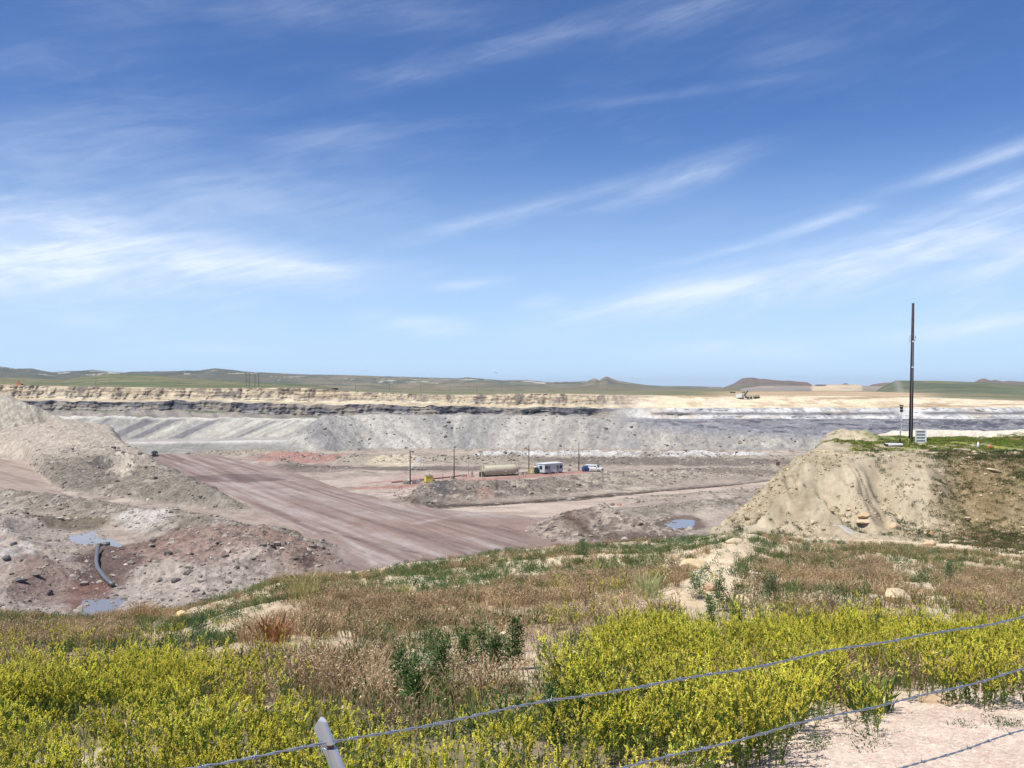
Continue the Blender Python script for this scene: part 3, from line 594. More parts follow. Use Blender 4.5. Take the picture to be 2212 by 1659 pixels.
    C = cmix(C, dk, ss(Tt, 3, 3.1) * (1 - ss(Tt, 8.2, 8.6)) * rt)
    wh = np.zeros(X.shape + (3,)) + S(226, 222, 214); wh = cmix(wh, S(176, 175, 177), ss(n2 + .4 * n1, 0.05, 0.4) * .8)
    wh = cmix(wh, S(158, 156, 158), ss(fbm(X / 5, Z / 14, 4, 144, .6), .08, .3) * .7); wh = cmix(wh, S(214, 196, 168), ss(fbm(X / 22, Z / 6, 3, 145), .1, .4) * .5)
    zb = (Tt - 9) ; seam = np.exp(-((zb - 0.45 - .1 * n1) / 0.17) ** 2) * ss(fbm(X / 30, X * 0 + 4, 3, 139), -0.12, 0.12)
    wh = cmix(wh, S(104, 102, 104), seam * .85)
    C = cmix(C, wh, ss(Tt + .2 * n3, 8.3, 8.8) * (1 - ss(Tt, 10.0, 10.1)) * rt)
    cr = np.zeros(X.shape + (3,)) + S(240, 222, 188); cr = cmix(cr, S(206, 180, 144), ss(n2, 0.0, 0.35) * .7); cr = cmix(cr, S(180, 150, 120), ss(n1 + .4 * hr, 0.15, 0.4) * .8)
    C = cmix(C, cr, ss(Tt, 10.05, 10.2) * (1 - ss(Tt, 12.6, 13)) * rt)
    # plateau: green steppe left and centre, stripped tan ground on the right
    pl = ss(Tt, 12.4, 13); fn = fbm(X / 90, D / 60, 4, 140)
    grs = np.zeros(X.shape + (3,)) + S(128, 128, 96); grs = cmix(grs, S(150, 138, 112), ss(fn, 0, .35) * .8); grs = cmix(grs, S(114, 122, 92), ss(-fn, 0.05, .35) * .7)
    C = cmix(C, grs, pl)
    tan = pl * ss(U, 1480, 1640) * (1 - ss(U + 30 * fn, 1960, 2060)) * (1 - ss(Tt, 14.6, 15.0)); C = cmix(C, S(206, 180, 146), tan * .95); C = cmix(C, S(168, 138, 112), tan * ss(fbm(X / 50, D / 14, 3, 141), 0.05, .35) * .8)
    rock = np.exp(-((U - 305) / 32) ** 2) * ss(Tt, 12, 12.4) * (1 - ss(Tt, 13.3, 13.6)); C = cmix(C, S(216, 198, 160), rock * .9)
    me = ['far_pit', 'pit_wall', 'plain']
    tt = Tt[:-1, :-1]
    for nm, mk, mt in [('far_pit', tt < 8, far_soil), ('pit_wall', (tt >= 8) & (tt < 13), far_soil), ('plain', tt >= 13, hill_soil)]:
        tag(grid_mesh(nm, X, Y, Z, C, mt, mk), kind='structure')
build_far()
def far_z(u, d, lo=12):
    best = None
    for k in range(lo, len(FROWS) - 1):
        d0, d1 = np.interp(u, FU, FROWS[k][0]), np.interp(u, FU, FROWS[k + 1][0])
        if d0 <= d <= d1:
            z0, z1 = np.interp(u, FU, FROWS[k][1]), np.interp(u, FU, FROWS[k + 1][1]); return z0 + (z1 - z0) * (d - d0) / (d1 - d0)
    return 0

# ------------------------------------------------------------------ hills
def hill(name, sil, dr, df, db, base_v, paintf, seed, rough=1.0, nu=700):
    us = np.linspace(sil[0][0], sil[-1][0], nu); sv = np.interp(us, [s[0] for s in sil], [s[1] for s in sil])
    zt = (V0 - sv) / F * dr; ts = np.concatenate([np.linspace(0, 1, 40), np.linspace(1.03, 2, 14)])
    T_, U = np.meshgrid(ts, us, indexing='ij'); ZT = np.broadcast_to(zt, U.shape)
    D = np.where(T_ <= 1, df + (dr - df) * T_, dr + (db - dr) * (T_ - 1)); X = (U - U0) / F * D
    zb = (V0 - base_v) / F * df - 1.0
    e = np.where(T_ <= 1, T_ ** 1.25, 1 - (T_ - 1) ** 1.5 * 0.9)
    A = (ZT - zb)
    gul = fbm(X / (dr * 0.035), D / (dr * 0.12), 5, seed)
    Z = zb + A * e + A * 0.22 * rough * gul * np.sin(np.clip(T_, 0, 1) * math.pi) ** 0.7 + 0.02 * rough * A * fbm(X / (dr * .006), D / (dr * .006), 3, seed + 3) 
    C = paintf(X, D, Z, T_, U, gul); o = grid_mesh(name, X, D, Z, C, hill_soil); return tag(o, kind='structure')
def p_far(X, D, Z, T_, U, g):
    C = np.zeros(X.shape + (3,)) + S(124, 122, 104); n = fbm(X / 160, D / 300, 5, 151); n2 = fbm(X / 45, Z / 5, 4, 152)
    C = cmix(C, S(96, 100, 84), ss(n, 0, .3) * .8); C = cmix(C, S(150, 136, 112), ss(-n, 0.05, .35) * .7); C = cmix(C, S(78, 84, 72), ss(n2, .1, .4) * .5)
    C = cmix(C, S(84, 88, 78), (1 - ss(U, 500, 760)) * .55)
    sp = ss(n2 + .5 * n, .42, .5) * ss(T_, .45, .6) * (1 - ss(T_, .93, 1)); C = cmix(C, S(214, 204, 184), sp * .75)
    for (uu, w) in [(970, 22), (1012, 14), (1160, 22), (1284, 8), (240, 14), (463, 10)]:
        C = cmix(C, S(222, 212, 194), np.exp(-((U - uu) / w) ** 2) * np.exp(-((T_ - .86) / .05) ** 2) * ss(n2, -.2, .15))
    C = cmix(C, S(164, 112, 92), (np.exp(-((U - 1311) / 9) ** 2) + np.exp(-((U - 1285) / 6) ** 2)) * ss(T_, .85, .97) * .7)
    C = cmix(C, S(138, 126, 98), (1 - ss(T_, 0.1, .5)) * ss(U, 640, 900) * .7)
    return C
sil2 = [(-500,800),(-200,796),(0,792),(33,796),(67,796),(113,804),(160,801),(200,799),(267,805),(283,803),(350,802),(433,800),(463,795.5),(500,799),(533,803),(600,806),(660,809),(741,810),(841,813),(941,816),(991,817.5),(1008,815),(1040,818),(1085,821.5),(1138,821),(1178,825),(1240,824.5),(1268,823.5),(1276,820),(1285,817),(1295,821.5),(1304,815),(1311,812.5),(1320,817),(1331,821.5),(1358,826),(1395,831.5),(1429,833.5),(1480,834),(1560,836)]
hill('hills', sil2, 4600, 2400, 6500, 843, p_far, 160)
def p_green(X, D, Z, T_, U, g):
    C = np.zeros(X.shape + (3,)) + S(118, 122, 90); n = fbm(X / 70, D / 60, 4, 153); C = cmix(C, S(140, 130, 100), ss(n, 0, .35) * .8); C = cmix(C, S(96, 108, 74), ss(-n, 0.05, .35) * .8)
    C = cmix(C, S(90, 96, 62), ss(fbm(X / 12, D / 20, 3, 154), .2, .4) * .5); return C
hill('green_hill', [(-500,826),(-200,822),(0,815),(83,818),(143,821),(180,814),(235,808.5),(300,809.5),(350,812),(400,817),(500,823),(600,828),(667,831.5),(700,835),(730,842)], 1400, 800, 1900, 836, p_green, 170, 0.35)
def p_red(X, D, Z, T_, U, g):
    C = np.zeros(X.shape + (3,)) + S(126, 116, 104); n = fbm(X / 60, Z / 5, 4, 155); C = cmix(C, S(146, 118, 102), ss(n, 0, .3) * .7); C = cmix(C, S(110, 118, 84), (1 - ss(T_, .15, .5)) * .8); return C
hill('butte', [(1560,838),(1584,829),(1603,817.5),(1614,816),(1626,815.5),(1640,818.5),(1650,818),(1668,820.5),(1694,822.5),(1706,822),(1722,824),(1744,825.5),(1752,830),(1765,838)], 3600, 2600, 4400, 844, p_red, 180, .6, 300)
def p_tan(X, D, Z, T_, U, g):
    C = np.zeros(X.shape + (3,)) + S(156, 146, 136); n = fbm(X / 40, Z / 4, 4, 156)
    C = cmix(C, S(216, 196, 164), ss(U, 1750, 1758) * (1 - ss(U, 1858, 1866))); C = cmix(C, S(186, 164, 138), ss(n, .1, .3) * .6); C = cmix(C, S(112, 106, 106), ss(U, 1756, 1764) * (1 - ss(U, 1780, 1790)) * (T_ > .8)); return C
hill('overburden', [(1600,840),(1640,834),(1700,833),(1750,834),(1762,830.5),(1850,830.5),(1862,833),(1900,834),(1960,834),(1980,840)], 2200, 1700, 2500, 848, p_tan, 190, .6, 300)
hill('knoll', [(1812,836),(1820,829.5),(1826,827.5),(1832,829),(1842,836)], 3000, 2800, 3200, 840, p_red, 195, .4, 60)
hill('dark_butte', [(1868,838),(1885,830),(1910,826.5),(1950,826),(2000,830)], 3000, 2500, 3400, 846, p_red, 196, .5, 90)
hill('red_rocks', [(2090,834),(2108,823.5),(2117,819),(2126,817.5),(2140,822),(2150,820.5),(2166,824),(2180,822.5),(2212,824.5),(2400,822),(2700,826)], 2900, 2100, 3600, 850, p_red, 197, .8, 300)
def p_bench(X, D, Z, T_, U, g):
    C = np.zeros(X.shape + (3,)) + S(112, 116, 94); n = fbm(X / 60, D / 50, 4, 157); C = cmix(C, S(130, 130, 90), ss(n, 0, .3) * .7); C = cmix(C, S(92, 102, 78), ss(-n, 0, .3) * .6)
    C = cmix(C, S(150, 146, 130), np.exp(-((U - 1938 - 10 * (1 - T_)) / 8) ** 2) * .8); C = cmix(C, S(140, 132, 100), (1 - ss(T_, .05, .3)) * .6); return C
hill('reclaimed_hill', [(1880,850),(1892,845),(1905,836),(1920,829),(1934,822),(2017,822.5),(2112,825.5),(2170,829),(2212,832),(2350,836),(2700,838)], 1700, 1050, 2300, 856, p_bench, 198, .3, 400)

# ------------------------------------------------------------------ ray helpers: the ground point seen at a picture position
def near_at(u, v, d0=3.0, d1=100.0):
    ds = np.arange(d0, d1, 0.05); x = (u - U0) / F * ds; z = near_z(x, ds); r = -(v - V0) / F * ds
    k = np.nonzero(r <= z)[0]; k = k[0] if len(k) else len(ds) - 1
    return float(x[k]), float(ds[k]), float(z[k])
def pit_at(u, v, d0=66.0, d1=420.0):
    ds = np.arange(d0, d1, 0.25); x = (u - U0) / F * ds; z = pit_z(x, ds); r = -(v - V0) / F * ds
    k = np.nonzero(r <= z)[0]; k = k[0] if len(k) else len(ds) - 1
    return float(x[k]), float(ds[k]), float(z[k])
def pz(x, y): return float(pit_z(np.array([x]), np.array([y]))[0])

# ------------------------------------------------------------------ vegetation (what nobody could count)
def quad_leaf(c, d, L, Wd, r):
    """a leaf / petal / blade: quad from c along d, random side vector"""
    d = np.asarray(d, float); d = d / (np.linalg.norm(d) + 1e-9); s = np.cross(d, r.normal(size=3)); s = s / (np.linalg.norm(s) + 1e-9) * Wd / 2
    c = np.asarray(c, float); m = c + d * L * 0.5
    return [c, m + s, c + d * L, m - s]
def ribbon(a, b, w, r):
    a = np.asarray(a, float); b = np.asarray(b, float); s = np.cross(b - a, r.normal(size=3)); s = s / (np.linalg.norm(s) + 1e-9) * w / 2
    return [a - s, b - s, b + s, a + s]
def clover(r, flowers=1.0, h=0.5):
    Q, K = [], []
    for s in range(r.integers(5, 8)):
        ph = r.uniform(0, 6.28); lean = r.uniform(0.05, 0.5); H = h * r.uniform(0.7, 1.15); b = np.array([math.cos(ph), math.sin(ph), 0]) * 0.05
        o = np.array([math.cos(ph), math.sin(ph), 0]); P = lambda t: b + o * lean * H * t ** 1.4 + np.array([0, 0, H * t])
        green = S(118, 126, 62) * r.uniform(.8, 1.15)
        for i in range(3): Q.append(ribbon(P(i / 3), P((i + 1) / 3), .004, r)); K.append(green)
        for i in range(14):
            t = r.uniform(0.12, 0.95); Q.append(quad_leaf(P(t), r.normal(size=3) + [0, 0, .5], r.uniform(.02, .036), .014, r)); K.append(S(124, 148, 66) * r.uniform(.7, 1.2))
        for i in range(r.integers(4, 7)):
            t = r.uniform(0.6, 1.0); c = P(t); dd = o * r.uniform(0, .8) + r.normal(size=3) * .3 + [0, 0, 1.0]; dd /= np.linalg.norm(dd)
            st = r.uniform(.02, .05); Q.append(ribbon(c, c + dd * (st + .03), .003, r)); K.append(green)
            if r.random() < flowers:
                L = r.uniform(.03, .062); yc = np.array([1.0, .88, .14]) * r.uniform(.92, 1.0); bend = r.normal(size=3) * .012; c1 = c + dd * st
                for k in range(2):
                    Q.append(ribbon(c1, c1 + dd * L * .55 + bend * .4, .0055, r)); K.append(yc); Q.append(quad_leaf(c1 + dd * L * .5 + bend * .35, dd + bend * 8, L * .55, .006, r)); K.append(yc * .95)
                for j in range(7): Q.append(quad_leaf(c1 + dd * L * (j + .3) / 7.5 + bend * j * .08, r.normal(size=3) + dd * .5, .012, .009, r)); K.append(yc * r.uniform(.85, 1.05))
            else:
                for j in range(3): Q.append(quad_leaf(c + dd * st * j / 3, dd + r.normal(size=3) * .4, .02, .008, r)); K.append(green)
    return np.array(Q), np.array(K)
def cheat(r, h=0.3, cols=((192, 164, 126), (240, 218, 174), (196, 154, 124))):
    Q, K = [], []
    for s in range(15):
        ph = r.uniform(0, 6.28); o = np.array([math.cos(ph), math.sin(ph), 0]); H = h * r.uniform(.55, 1.1); b = o * r.uniform(0, .1); lean = r.uniform(.1, .7)
        P = lambda t: b + o * lean * H * t ** 2 + np.array([0, 0, H * (t - .12 * t * t)]); c0 = S(*cols[0]) * r.uniform(.7, 1.2)
        Q.append(ribbon(P(0), P(.5), .007, r)); K.append(c0); Q.append(ribbon(P(.5), P(1), .006, r)); K.append(c0)
        for j in range(4):
            Q.append(quad_leaf(P(r.uniform(.72, 1)), o * .7 + r.normal(size=3) * .5 + [0, 0, -.3], r.uniform(.02, .04), .009, r)); K.append(S(*cols[1 if r.random() < .55 else 2]) * r.uniform(.85, 1.2))
    return np.array(Q), np.array(K)
def bush(r, rad=0.16, h=0.2, n=110, c=(88, 112, 74), L=.045):
    Q, K = [], []
    for i in range(n):
        d = r.normal(size=3); d[2] = abs(d[2]); d /= np.linalg.norm(d); p = d * [rad, rad, h] * r.uniform(.15, 1) ** .6
        Q.append(quad_leaf(p, d + r.normal(size=3) * .5 + [0, 0, .6], L * r.uniform(.6, 1.3), L * .34, r)); K.append(S(*c) * r.uniform(.65, 1.25))
    return np.array(Q), np.array(K)
def grass(r, h=0.35, c=(196, 188, 112), n=40, rad=.1, w=.006):
    Q, K = [], []
    for i in range(n):
        ph = r.uniform(0, 6.28); o = np.array([math.cos(ph), math.sin(ph), 0]); H = h * r.uniform(.5, 1.1); b = o * rad * r.random(); lean = r.uniform(0, .6)
        m_ = b + o * lean * H * .3 + [0, 0, H * .6]; e = b + o * lean * H + [0, 0, H]; k = S(*c) * r.uniform(.7, 1.2)
        Q.append(ribbon(b, m_, w, r)); K.append(k); Q.append(quad_leaf(m_, e - m_, np.linalg.norm(e - m_), w * 1.6, r)); K.append(k * 1.1)
    return np.array(Q), np.array(K)
def scatter(name, protos, P, scl, mat, label, cat, tilt=0.12, seed=1, parent=None, colj=0.15):
    r = np.random.default_rng(seed); Vs, Cs = [], []; n = len(P); which = r.integers(0, len(protos), n)
    rot = r.uniform(0, 6.283, n); tx = r.normal(size=n) * tilt; ty = r.normal(size=n) * tilt; cj = 1 + r.normal(size=n) * colj
    for k, (Q, K) in enumerate(protos):
        i = np.nonzero(which == k)[0]
        if not len(i): continue
        q = Q.reshape(-1, 3)[None] * scl[i][:, None, None]; c, s = np.cos(rot[i])[:, None], np.sin(rot[i])[:, None]
        x = q[..., 0] * c - q[..., 1] * s; y = q[..., 0] * s + q[..., 1] * c; z = q[..., 2]
        x = x + z * tx[i][:, None]; y = y + z * ty[i][:, None]
        Vs.append((np.stack([x, y, z], -1) + P[i][:, None]).reshape(-1, 3))
        Cs.append((np.repeat(K, 4, 0)[None] * np.clip(cj[i], .6, 1.4)[:, None, None]).reshape(-1, 3))
    V = np.concatenate(Vs); C = np.concatenate(Cs)
    o = raw_mesh(name, V, np.arange(len(V)).reshape(-1, 4), mat, C, smooth=False)
    if parent is None: tag(o, label, cat, kind='stuff')
    return o
def wedge(dens, d0, d1, u0=-160, u1=2370, seed=0):
    r = np.random.default_rng(seed); A = (u1 - u0) / F * (d1 * d1 - d0 * d0) / 2; n = int(A * dens)
    d = np.sqrt(r.uniform(d0 * d0, d1 * d1, n)); u = r.uniform(u0, u1, n); x = (u - U0) / F * d; z = near_z(x, d)
    return np.stack([x, d, z], -1), u, V0 - F * z / d, r
def px(u, v, polys):
    m = np.zeros(len(u), bool)
    for p in polys: m |= inside(u, v, p)
    return m
# sweet clover
BARE = [(1455,1330),(1470,1270),(1525,1200),(1580,1172),(1640,1178),(1600,1215),(1575,1260),(1570,1345),(1520,1350),(1480,1345)]
CLO = [[(-300,1475),(0,1468),(250,1470),(480,1478),(600,1500),(700,1540),(790,1620),(840,1680),(1000,1690),(1260,1740),(1500,1700),(1700,1640),(1880,1600),(1890,1530),(2200,1535),(2450,1545),(2450,1390),(2200,1392),(2000,1382),(1850,1368),(1700,1378),(1600,1410),(1520,1420),(1430,1380),(1310,1390),(1240,1440),(1200,1500),(1195,1560),(1250,1600),(1180,1640),(900,1640),(900,2600),(-300,2600)],
       [(850,1640),(1300,1620),(1500,1700),(1250,2600),(850,2600)]]
P, u, v, r = wedge(48, 3.6, 15, seed=3)
wn = fbm(P[:, 0] / 1.3, P[:, 1] / 1.3, 3, 201)
m_ = px(u + 25 * wn, v + 18 * wn, CLO) & (r.random(len(u)) < 0.10 + 0.95 * ss(fbm(P[:, 0] / 0.8, P[:, 1] / 0.8, 3, 202), -.3, .2))
m_ &= ~((u > 830) & (u < 1230) & (r.random(len(u)) < .55) & (v < 1750))
P1 = P[m_]; pr = [clover(np.random.default_rng(i), .95, .40) for i in range(8)]
scatter('yellow_sweet_clover', pr, P1, r.uniform(.65, 1.1, len(P1)) * (1 + .38 * fbm(P1[:, 0] / .9, P1[:, 1] / .9, 3, 230)), petal, 'dense yellow flowering sweet clover filling the bank behind the barbed wire', 'wildflowers', seed=5)
# thin clover scattered higher up the bank
P, u, v, r = wedge(4.0, 7, 26, seed=4); wn = fbm(P[:, 0] / 2, P[:, 1] / 2, 3, 203)
sp = px(u, v, [[(0,1380),(700,1370),(800,1500),(0,1500)],[(1150,1330),(1220,1240),(1420,1260),(1600,1260),(1760,1290),(2000,1310),(2300,1330),(2300,1420),(1200,1480)],[(1250,1250),(1360,1240),(1380,1330),(1270,1350)]])
m_ = sp & (wn > .02) & (r.random(len(u)) < .5)
scatter('sparse_clover', [clover(np.random.default_rng(30 + i), .8, .42) for i in range(5)], P[m_], r.uniform(.6, 1.0, m_.sum()), petal, 'thin scattered yellow clover on the dry slope above the dense stand', 'wildflowers', seed=6)
# cheatgrass
CHE = [[(520,1405),(610,1330),(760,1290),(1000,1285),(1200,1250),(1500,1240),(1480,1330),(1250,1400),(1190,1500),(1200,1600),(900,1640),(780,1560),(690,1490),(560,1450)],[(-200,1345),(260,1345),(330,1400),(0,1420),(-200,1420)],
       [(1660,1210),(1900,1210),(1990,1290),(1980,1370),(1640,1360),(1620,1280)],[(2040,1250),(2400,1220),(2400,1400),(2080,1380)],[(540,1345),(620,1345),(630,1395),(530,1395)],[(255,1300),(370,1300),(370,1345),(240,1345)],[(600,1260),(740,1250),(760,1295),(600,1300)],[(950,1206),(1060,1205),(1060,1232),(950,1235)],[(0,1440),(2300,1440),(2300,1520),(0,1520)]]
P, u, v, r = wedge(24, 6, 34, seed=7); wn = fbm(P[:, 0] / 2.2, P[:, 1] / 2.2, 4, 204)
m_ = px(u + 40 * wn, v + 14 * wn, CHE) & (r.random(len(u)) < .1 + .95 * ss(wn + .3 * ss(v, 1400, 1480), -.25, .15)) & ~(inside(u + 10 * wn, v, BARE)) & ~((v > 1500) & (u > 1870))
scatter('cheatgrass', [cheat(np.random.default_rng(50 + i)) for i in range(8)], P[m_], r.uniform(.75, 1.2, m_.sum()), plant, 'reddish brown dried cheatgrass across the middle of the bank', 'dry grass', seed=8, colj=.2)
P, u, v, r = wedge(7, 12, 46, seed=17); wn = fbm(P[:, 0] / 3, P[:, 1] / 3, 4, 214); dcr = np.interp(u, CU, CD)
m_ = (P[:, 1] < dcr + .5) & (wn > .02) & ~inside(u, v, BARE)
scatter('dry_grass', [cheat(np.random.default_rng(70 + i), .26, ((196, 168, 128), (222, 200, 156), (186, 150, 116))) for i in range(5)], P[m_], r.uniform(.6, 1.1, m_.sum()), plant, 'pale straw coloured grass thinly spread over the clay slope', 'dry grass', seed=18)
P, u, v, r = wedge(9, 6, 36, seed=25); wn = fbm(P[:, 0] / 1.5, P[:, 1] / 1.5, 4, 218); dcr = np.interp(u, CU, CD)
m_ = (P[:, 1] < dcr) & (v < 1660) & (wn > -.1) & ~inside(u, v, BARE) & ~((u > 1350) & (v > 1500))
scatter('olive_grass', [grass(np.random.default_rng(160 + i), .24, c, 16, .1, .009) for i, c in enumerate([(128, 136, 84), (112, 130, 76), (150, 148, 96)])], P[m_], r.uniform(.6, 1.2, m_.sum()), plant, 'olive green grass mixed through the dry brown grass of the bank', 'grass', seed=26)
# green weeds on the crest and in patches
GRN = [[(380,1330),(480,1296),(600,1252),(750,1240),(900,1220),(1000,1212),(1100,1196),(1300,1182),(1430,1178),(1450,1250),(1300,1240),(1200,1262),(1050,1262),(900,1290),(700,1300),(560,1320),(430,1400)],[(1440,1150),(1560,1150),(1600,1182),(1440,1200)],[(1600,1120),(1760,1120),(1780,1200),(1620,1190)],
       [(1700,1180),(1830,1190),(1900,1260),(1700,1240)],[(1960,1220),(2100,1240),(2160,1330),(2000,1300)],[(60,1400),(330,1420),(600,1440),(560,1480),(60,1470)],[(-200,1325),(40,1325),(40,1350),(-200,1350)],[(1180,1500),(1330,1490),(1400,1580),(1200,1640),(1020,1640),(1030,1570)],[(1440,1280),(1560,1240),(1600,1320),(1500,1340)],[(900,1420),(1120,1420),(1120,1520),(900,1540)],[(1500,1640),(2000,1560),(2050,1600),(1700,1700)]]
P, u, v, r = wedge(17, 6, 62, seed=9); wn = fbm(P[:, 0] / 1.6, P[:, 1] / 1.6, 4, 205); dcr = np.interp(u, CU, CD)
near_crest = (P[:, 1] > dcr - 5) & (P[:, 1] < dcr + 1.5)
m_ = ((px(u, v, GRN) & (wn > -.12)) | (near_crest & (wn > -.02) & (u < 1500)) | ((P[:, 1] < dcr) & (P[:, 1] > 12) & (wn > .14)) | ((v > 1400) & (u > 700) & (u < 1300) & (wn > .1))) & (P[:, 1] < dcr + 2) & (r.random(len(u)) < .62) & ~(inside(u, v, BARE) & (r.random(len(u)) < .85))
gb = [bush(np.random.default_rng(90 + i), .13, .2, 70, c) for i, c in enumerate([(108, 132, 88), (98, 124, 90), (122, 142, 98), (104, 130, 80)])]
scatter('green_weeds', gb, P[m_], r.uniform(.5, 1.25, m_.sum()), plant, 'low grey green weeds spread along the crest of the bank', 'weeds', seed=10)
P, u, v, r = wedge(34, 6, 10, 850, 1700, seed=19); wn = fbm(P[:, 0] / .7, P[:, 1] / .7, 3, 216)
LUSH = [[(980,1580),(1120,1530),(1200,1505),(1340,1500),(1420,1600),(1340,1680),(1100,1700),(980,1660)],[(1420,1560),(1560,1560),(1560,1640),(1420,1640)],[(850,1500),(960,1480),(980,1560),(860,1590)]]
m_ = px(u + 15 * wn, v, LUSH) & (wn > -.2)
scatter('leafy_weeds', [bush(np.random.default_rng(140 + i), .12, .22, 110, c, .035) for i, c in enumerate([(96, 128, 66), (110, 140, 72), (90, 118, 66)])], P[m_], r.uniform(.6, 1.3, m_.sum()), plant, 'lush leafy green weeds just below the top wire at the middle', 'weeds', seed=20)
# tiny plants at the fence foot, lower right
P, u, v, r = wedge(34, 4.6, 7.6, 1350, 2500, seed=11); wn = fbm(P[:, 0] / .5, P[:, 1] / .5, 3, 206)
m_ = (v > 1520) & (wn > .16)
scatter('creeping_weeds', [bush(np.random.default_rng(110 + i), .07, .06, 40, (96, 122, 74), .022) for i in range(4)], P[m_], r.uniform(.5, 1.3, m_.sum()), plant, 'small creeping green weeds on the pink gravel below the wires', 'weeds', seed=12)
P, u, v, r = wedge(1500, 4.7, 7.4, 1380, 2400, seed=21); m_ = (v + .35 * (u - 1500) > 1640) & (r.random(len(u)) < .8)
GRAVEL = P[m_], r
P, u, v, r = wedge(20, 42, 69, 1940, 2700, seed=23); x, y, z = P.T; wn = fbm(x / 2, y / 2, 4, 217)
m_ = (x - (y - 50) * .4 + 5 * wn > 24.6) & (wn > -.42) & (r.random(len(u)) < ss(x - (y - 50) * .4, 22, 30))
scatter('slope_weeds', [bush(np.random.default_rng(150 + i), .2, .1, 30, c, .09) for i, c in enumerate([(134, 126, 84), (116, 124, 84), (150, 132, 96), (104, 112, 74)])], P[m_], r.uniform(.5, 1.3, m_.sum()), plant, 'olive brown low weeds covering the slope on the right of the mound', 'weeds', seed=24)
# mound: dotted scrub, gully scrub and the grassy top
P, u, v, r = wedge(13, 50, 98, 1480, 2700, seed=13); x, y, z = P.T; wn = fbm(x / 1.8, y / 1.8, 4, 207)
face = (y < 69) & (y > 52)
gul = np.exp(-((u - np.interp(v, [985, 1050, 1120, 1170], [1890, 1935, 1950, 1985])) / 18) ** 2)
m_ = face & ((r.random(len(u)) < .05) | (r.random(len(u)) < gul * .7) | ((wn > .14) & (v > 1080) & (u > 1780)) | ((u > 2010) & (wn > .05))) 
m2 = (y > 69.5) & (y < 92) & (x > 27) & (wn > -.16) & (r.random(len(u)) < .9) & ~((np.hypot(x - 30.4, y - 80) < 3.0) & (r.random(len(u)) < .85))
m3 = px(u, v, [[(1560,1120),(1650,1110),(1770,1150),(1780,1175),(1600,1165)]]) & (wn > 0)
scatter('mound_scrub', [bush(np.random.default_rng(120 + i), .13, .16, 26, (82, 102, 66), .08) for i in range(4)], P[m_ | m3], r.uniform(.5, 1.3, (m_ | m3).sum()), plant, 'dark green scrub dotted over the sandy mound', 'scrub', seed=14)
tg = [bush(np.random.default_rng(130 + i), .22, .12, 40, c, .09) for i, c in enumerate([(132, 154, 78), (170, 176, 72), (112, 138, 72), (164, 160, 92)])]
scatter('mound_grass', tg, P[m2], r.uniform(.6, 1.2, m2.sum()), plant, 'bright green grass on the flat top of the sandy mound', 'grass', seed=15)

# individual plants
def tall_weed(u, v, h, label, c=(104, 132, 78), group=None, seed=0, name='tall_weed', wid=.10):
    r = np.random.default_rng(seed); p = near_at(u, v); e = bpy.data.objects.new(name, None); col.objects.link(e); e.location = p; tag(e, label, 'weed', group)
    Q, K, Q2, K2 = [], [], [], []
    for s in range(5):
        ph = r.uniform(0, 6.28); o = np.array([math.cos(ph), math.sin(ph), 0]); H = h * 1.2 * r.uniform(.6, 1.05); lean = r.uniform(.02, .28)
        Pt = lambda t: o * (lean * H * t) + np.array([0, 0, H * t])
        for i in range(4): Q.append(ribbon(Pt(i / 4), Pt((i + 1) / 4), .008, r)); K.append(S(110, 116, 70))
        for i in range(int(90 + 900 * wid * h)):
            t = r.uniform(.04, 1.0); w = wid * (1.2 - t) * 1.25; dd = r.normal(size=3) * [1, 1, .3] + [0, 0, .5]; dd /= np.linalg.norm(dd)
            q = Pt(t) + dd * w * r.uniform(.1, .7); Q2.append(quad_leaf(q, dd, r.uniform(.022, .05), .014, r)); K2.append(S(*c) * r.uniform(.6, 1.3))
    for nm, q, k in (('stem', Q, K), ('leaves', Q2, K2)):
        V = np.array(q).reshape(-1, 3); o = raw_mesh(nm, V, np.arange(len(V)).reshape(-1, 4), plant, np.repeat(np.array(k), 4, 0), False); o.parent = e
    return e
G = 'tall leafy green weeds on the bank'
for i, (u, v, h, lab) in enumerate([
    (868,1512,.42,'tall leafy green weed in brown grass, nearest of the loose row above the left clover'),
    (948,1490,.46,'tall bushy green weed standing in brown cheatgrass left of the weed pair'),
    (1000,1440,.40,'tall green weed at the left end of the cluster in brown cheatgrass'),
    (1042,1432,.46,'tallest pointed green weed at the middle of the cluster in cheatgrass'),
    (1072,1450,.36,'shorter green weed between two tall ones in the cheatgrass cluster'),
    (1108,1446,.46,'tall green weed at the right end of the cluster beside bare clay patch'),
    (890,1560,.40,'dark green weed just above the yellow clover at the top wire'),
    (1540,1395,.55,'tall dark green weed on the left of two beside the bare clay gully'),
    (1592,1398,.50,'tall dark green weed on the right of two beside the bare clay gully'),
    (1190,1610,.34,'dark leafy green weed just below the top barbed wire at mid frame'),
    (1330,1590,.34,'leafy green weed between the two upper wires beside yellow clover')]):
    tall_weed(u, v, h, lab, group=G, seed=300 + i)
G = 'rounded grey green bushes on the clay ridge'
for i, (u, v, h, lab) in enumerate([
    (1508,1296,.50,'rounded grey green bush on the left of two on the pale clay ridge'),
    (1555,1322,.50,'rounded grey green bush on the right of two on the pale clay ridge'),
    (1665,1300,.45,'grey green bush at the left edge of the brown grass patch on right slope'),
    (1740,1205,.7,'grey green bush at the foot of the sandy mound near the crest'),
    (2050,1262,.55,'grey green bush on the right slope beyond the pale boulder'),
    (1260,1205,.6,'grey green bush on the crest above the dirt pile by the road'),
    (430,1380,.5,'dark green bush on the clay just right of the pale boulder at left')]):
    tall_weed(u, v, h, lab, (112, 138, 98), G, 330 + i, 'bush', .2)
G = 'pale foxtail grass tufts'
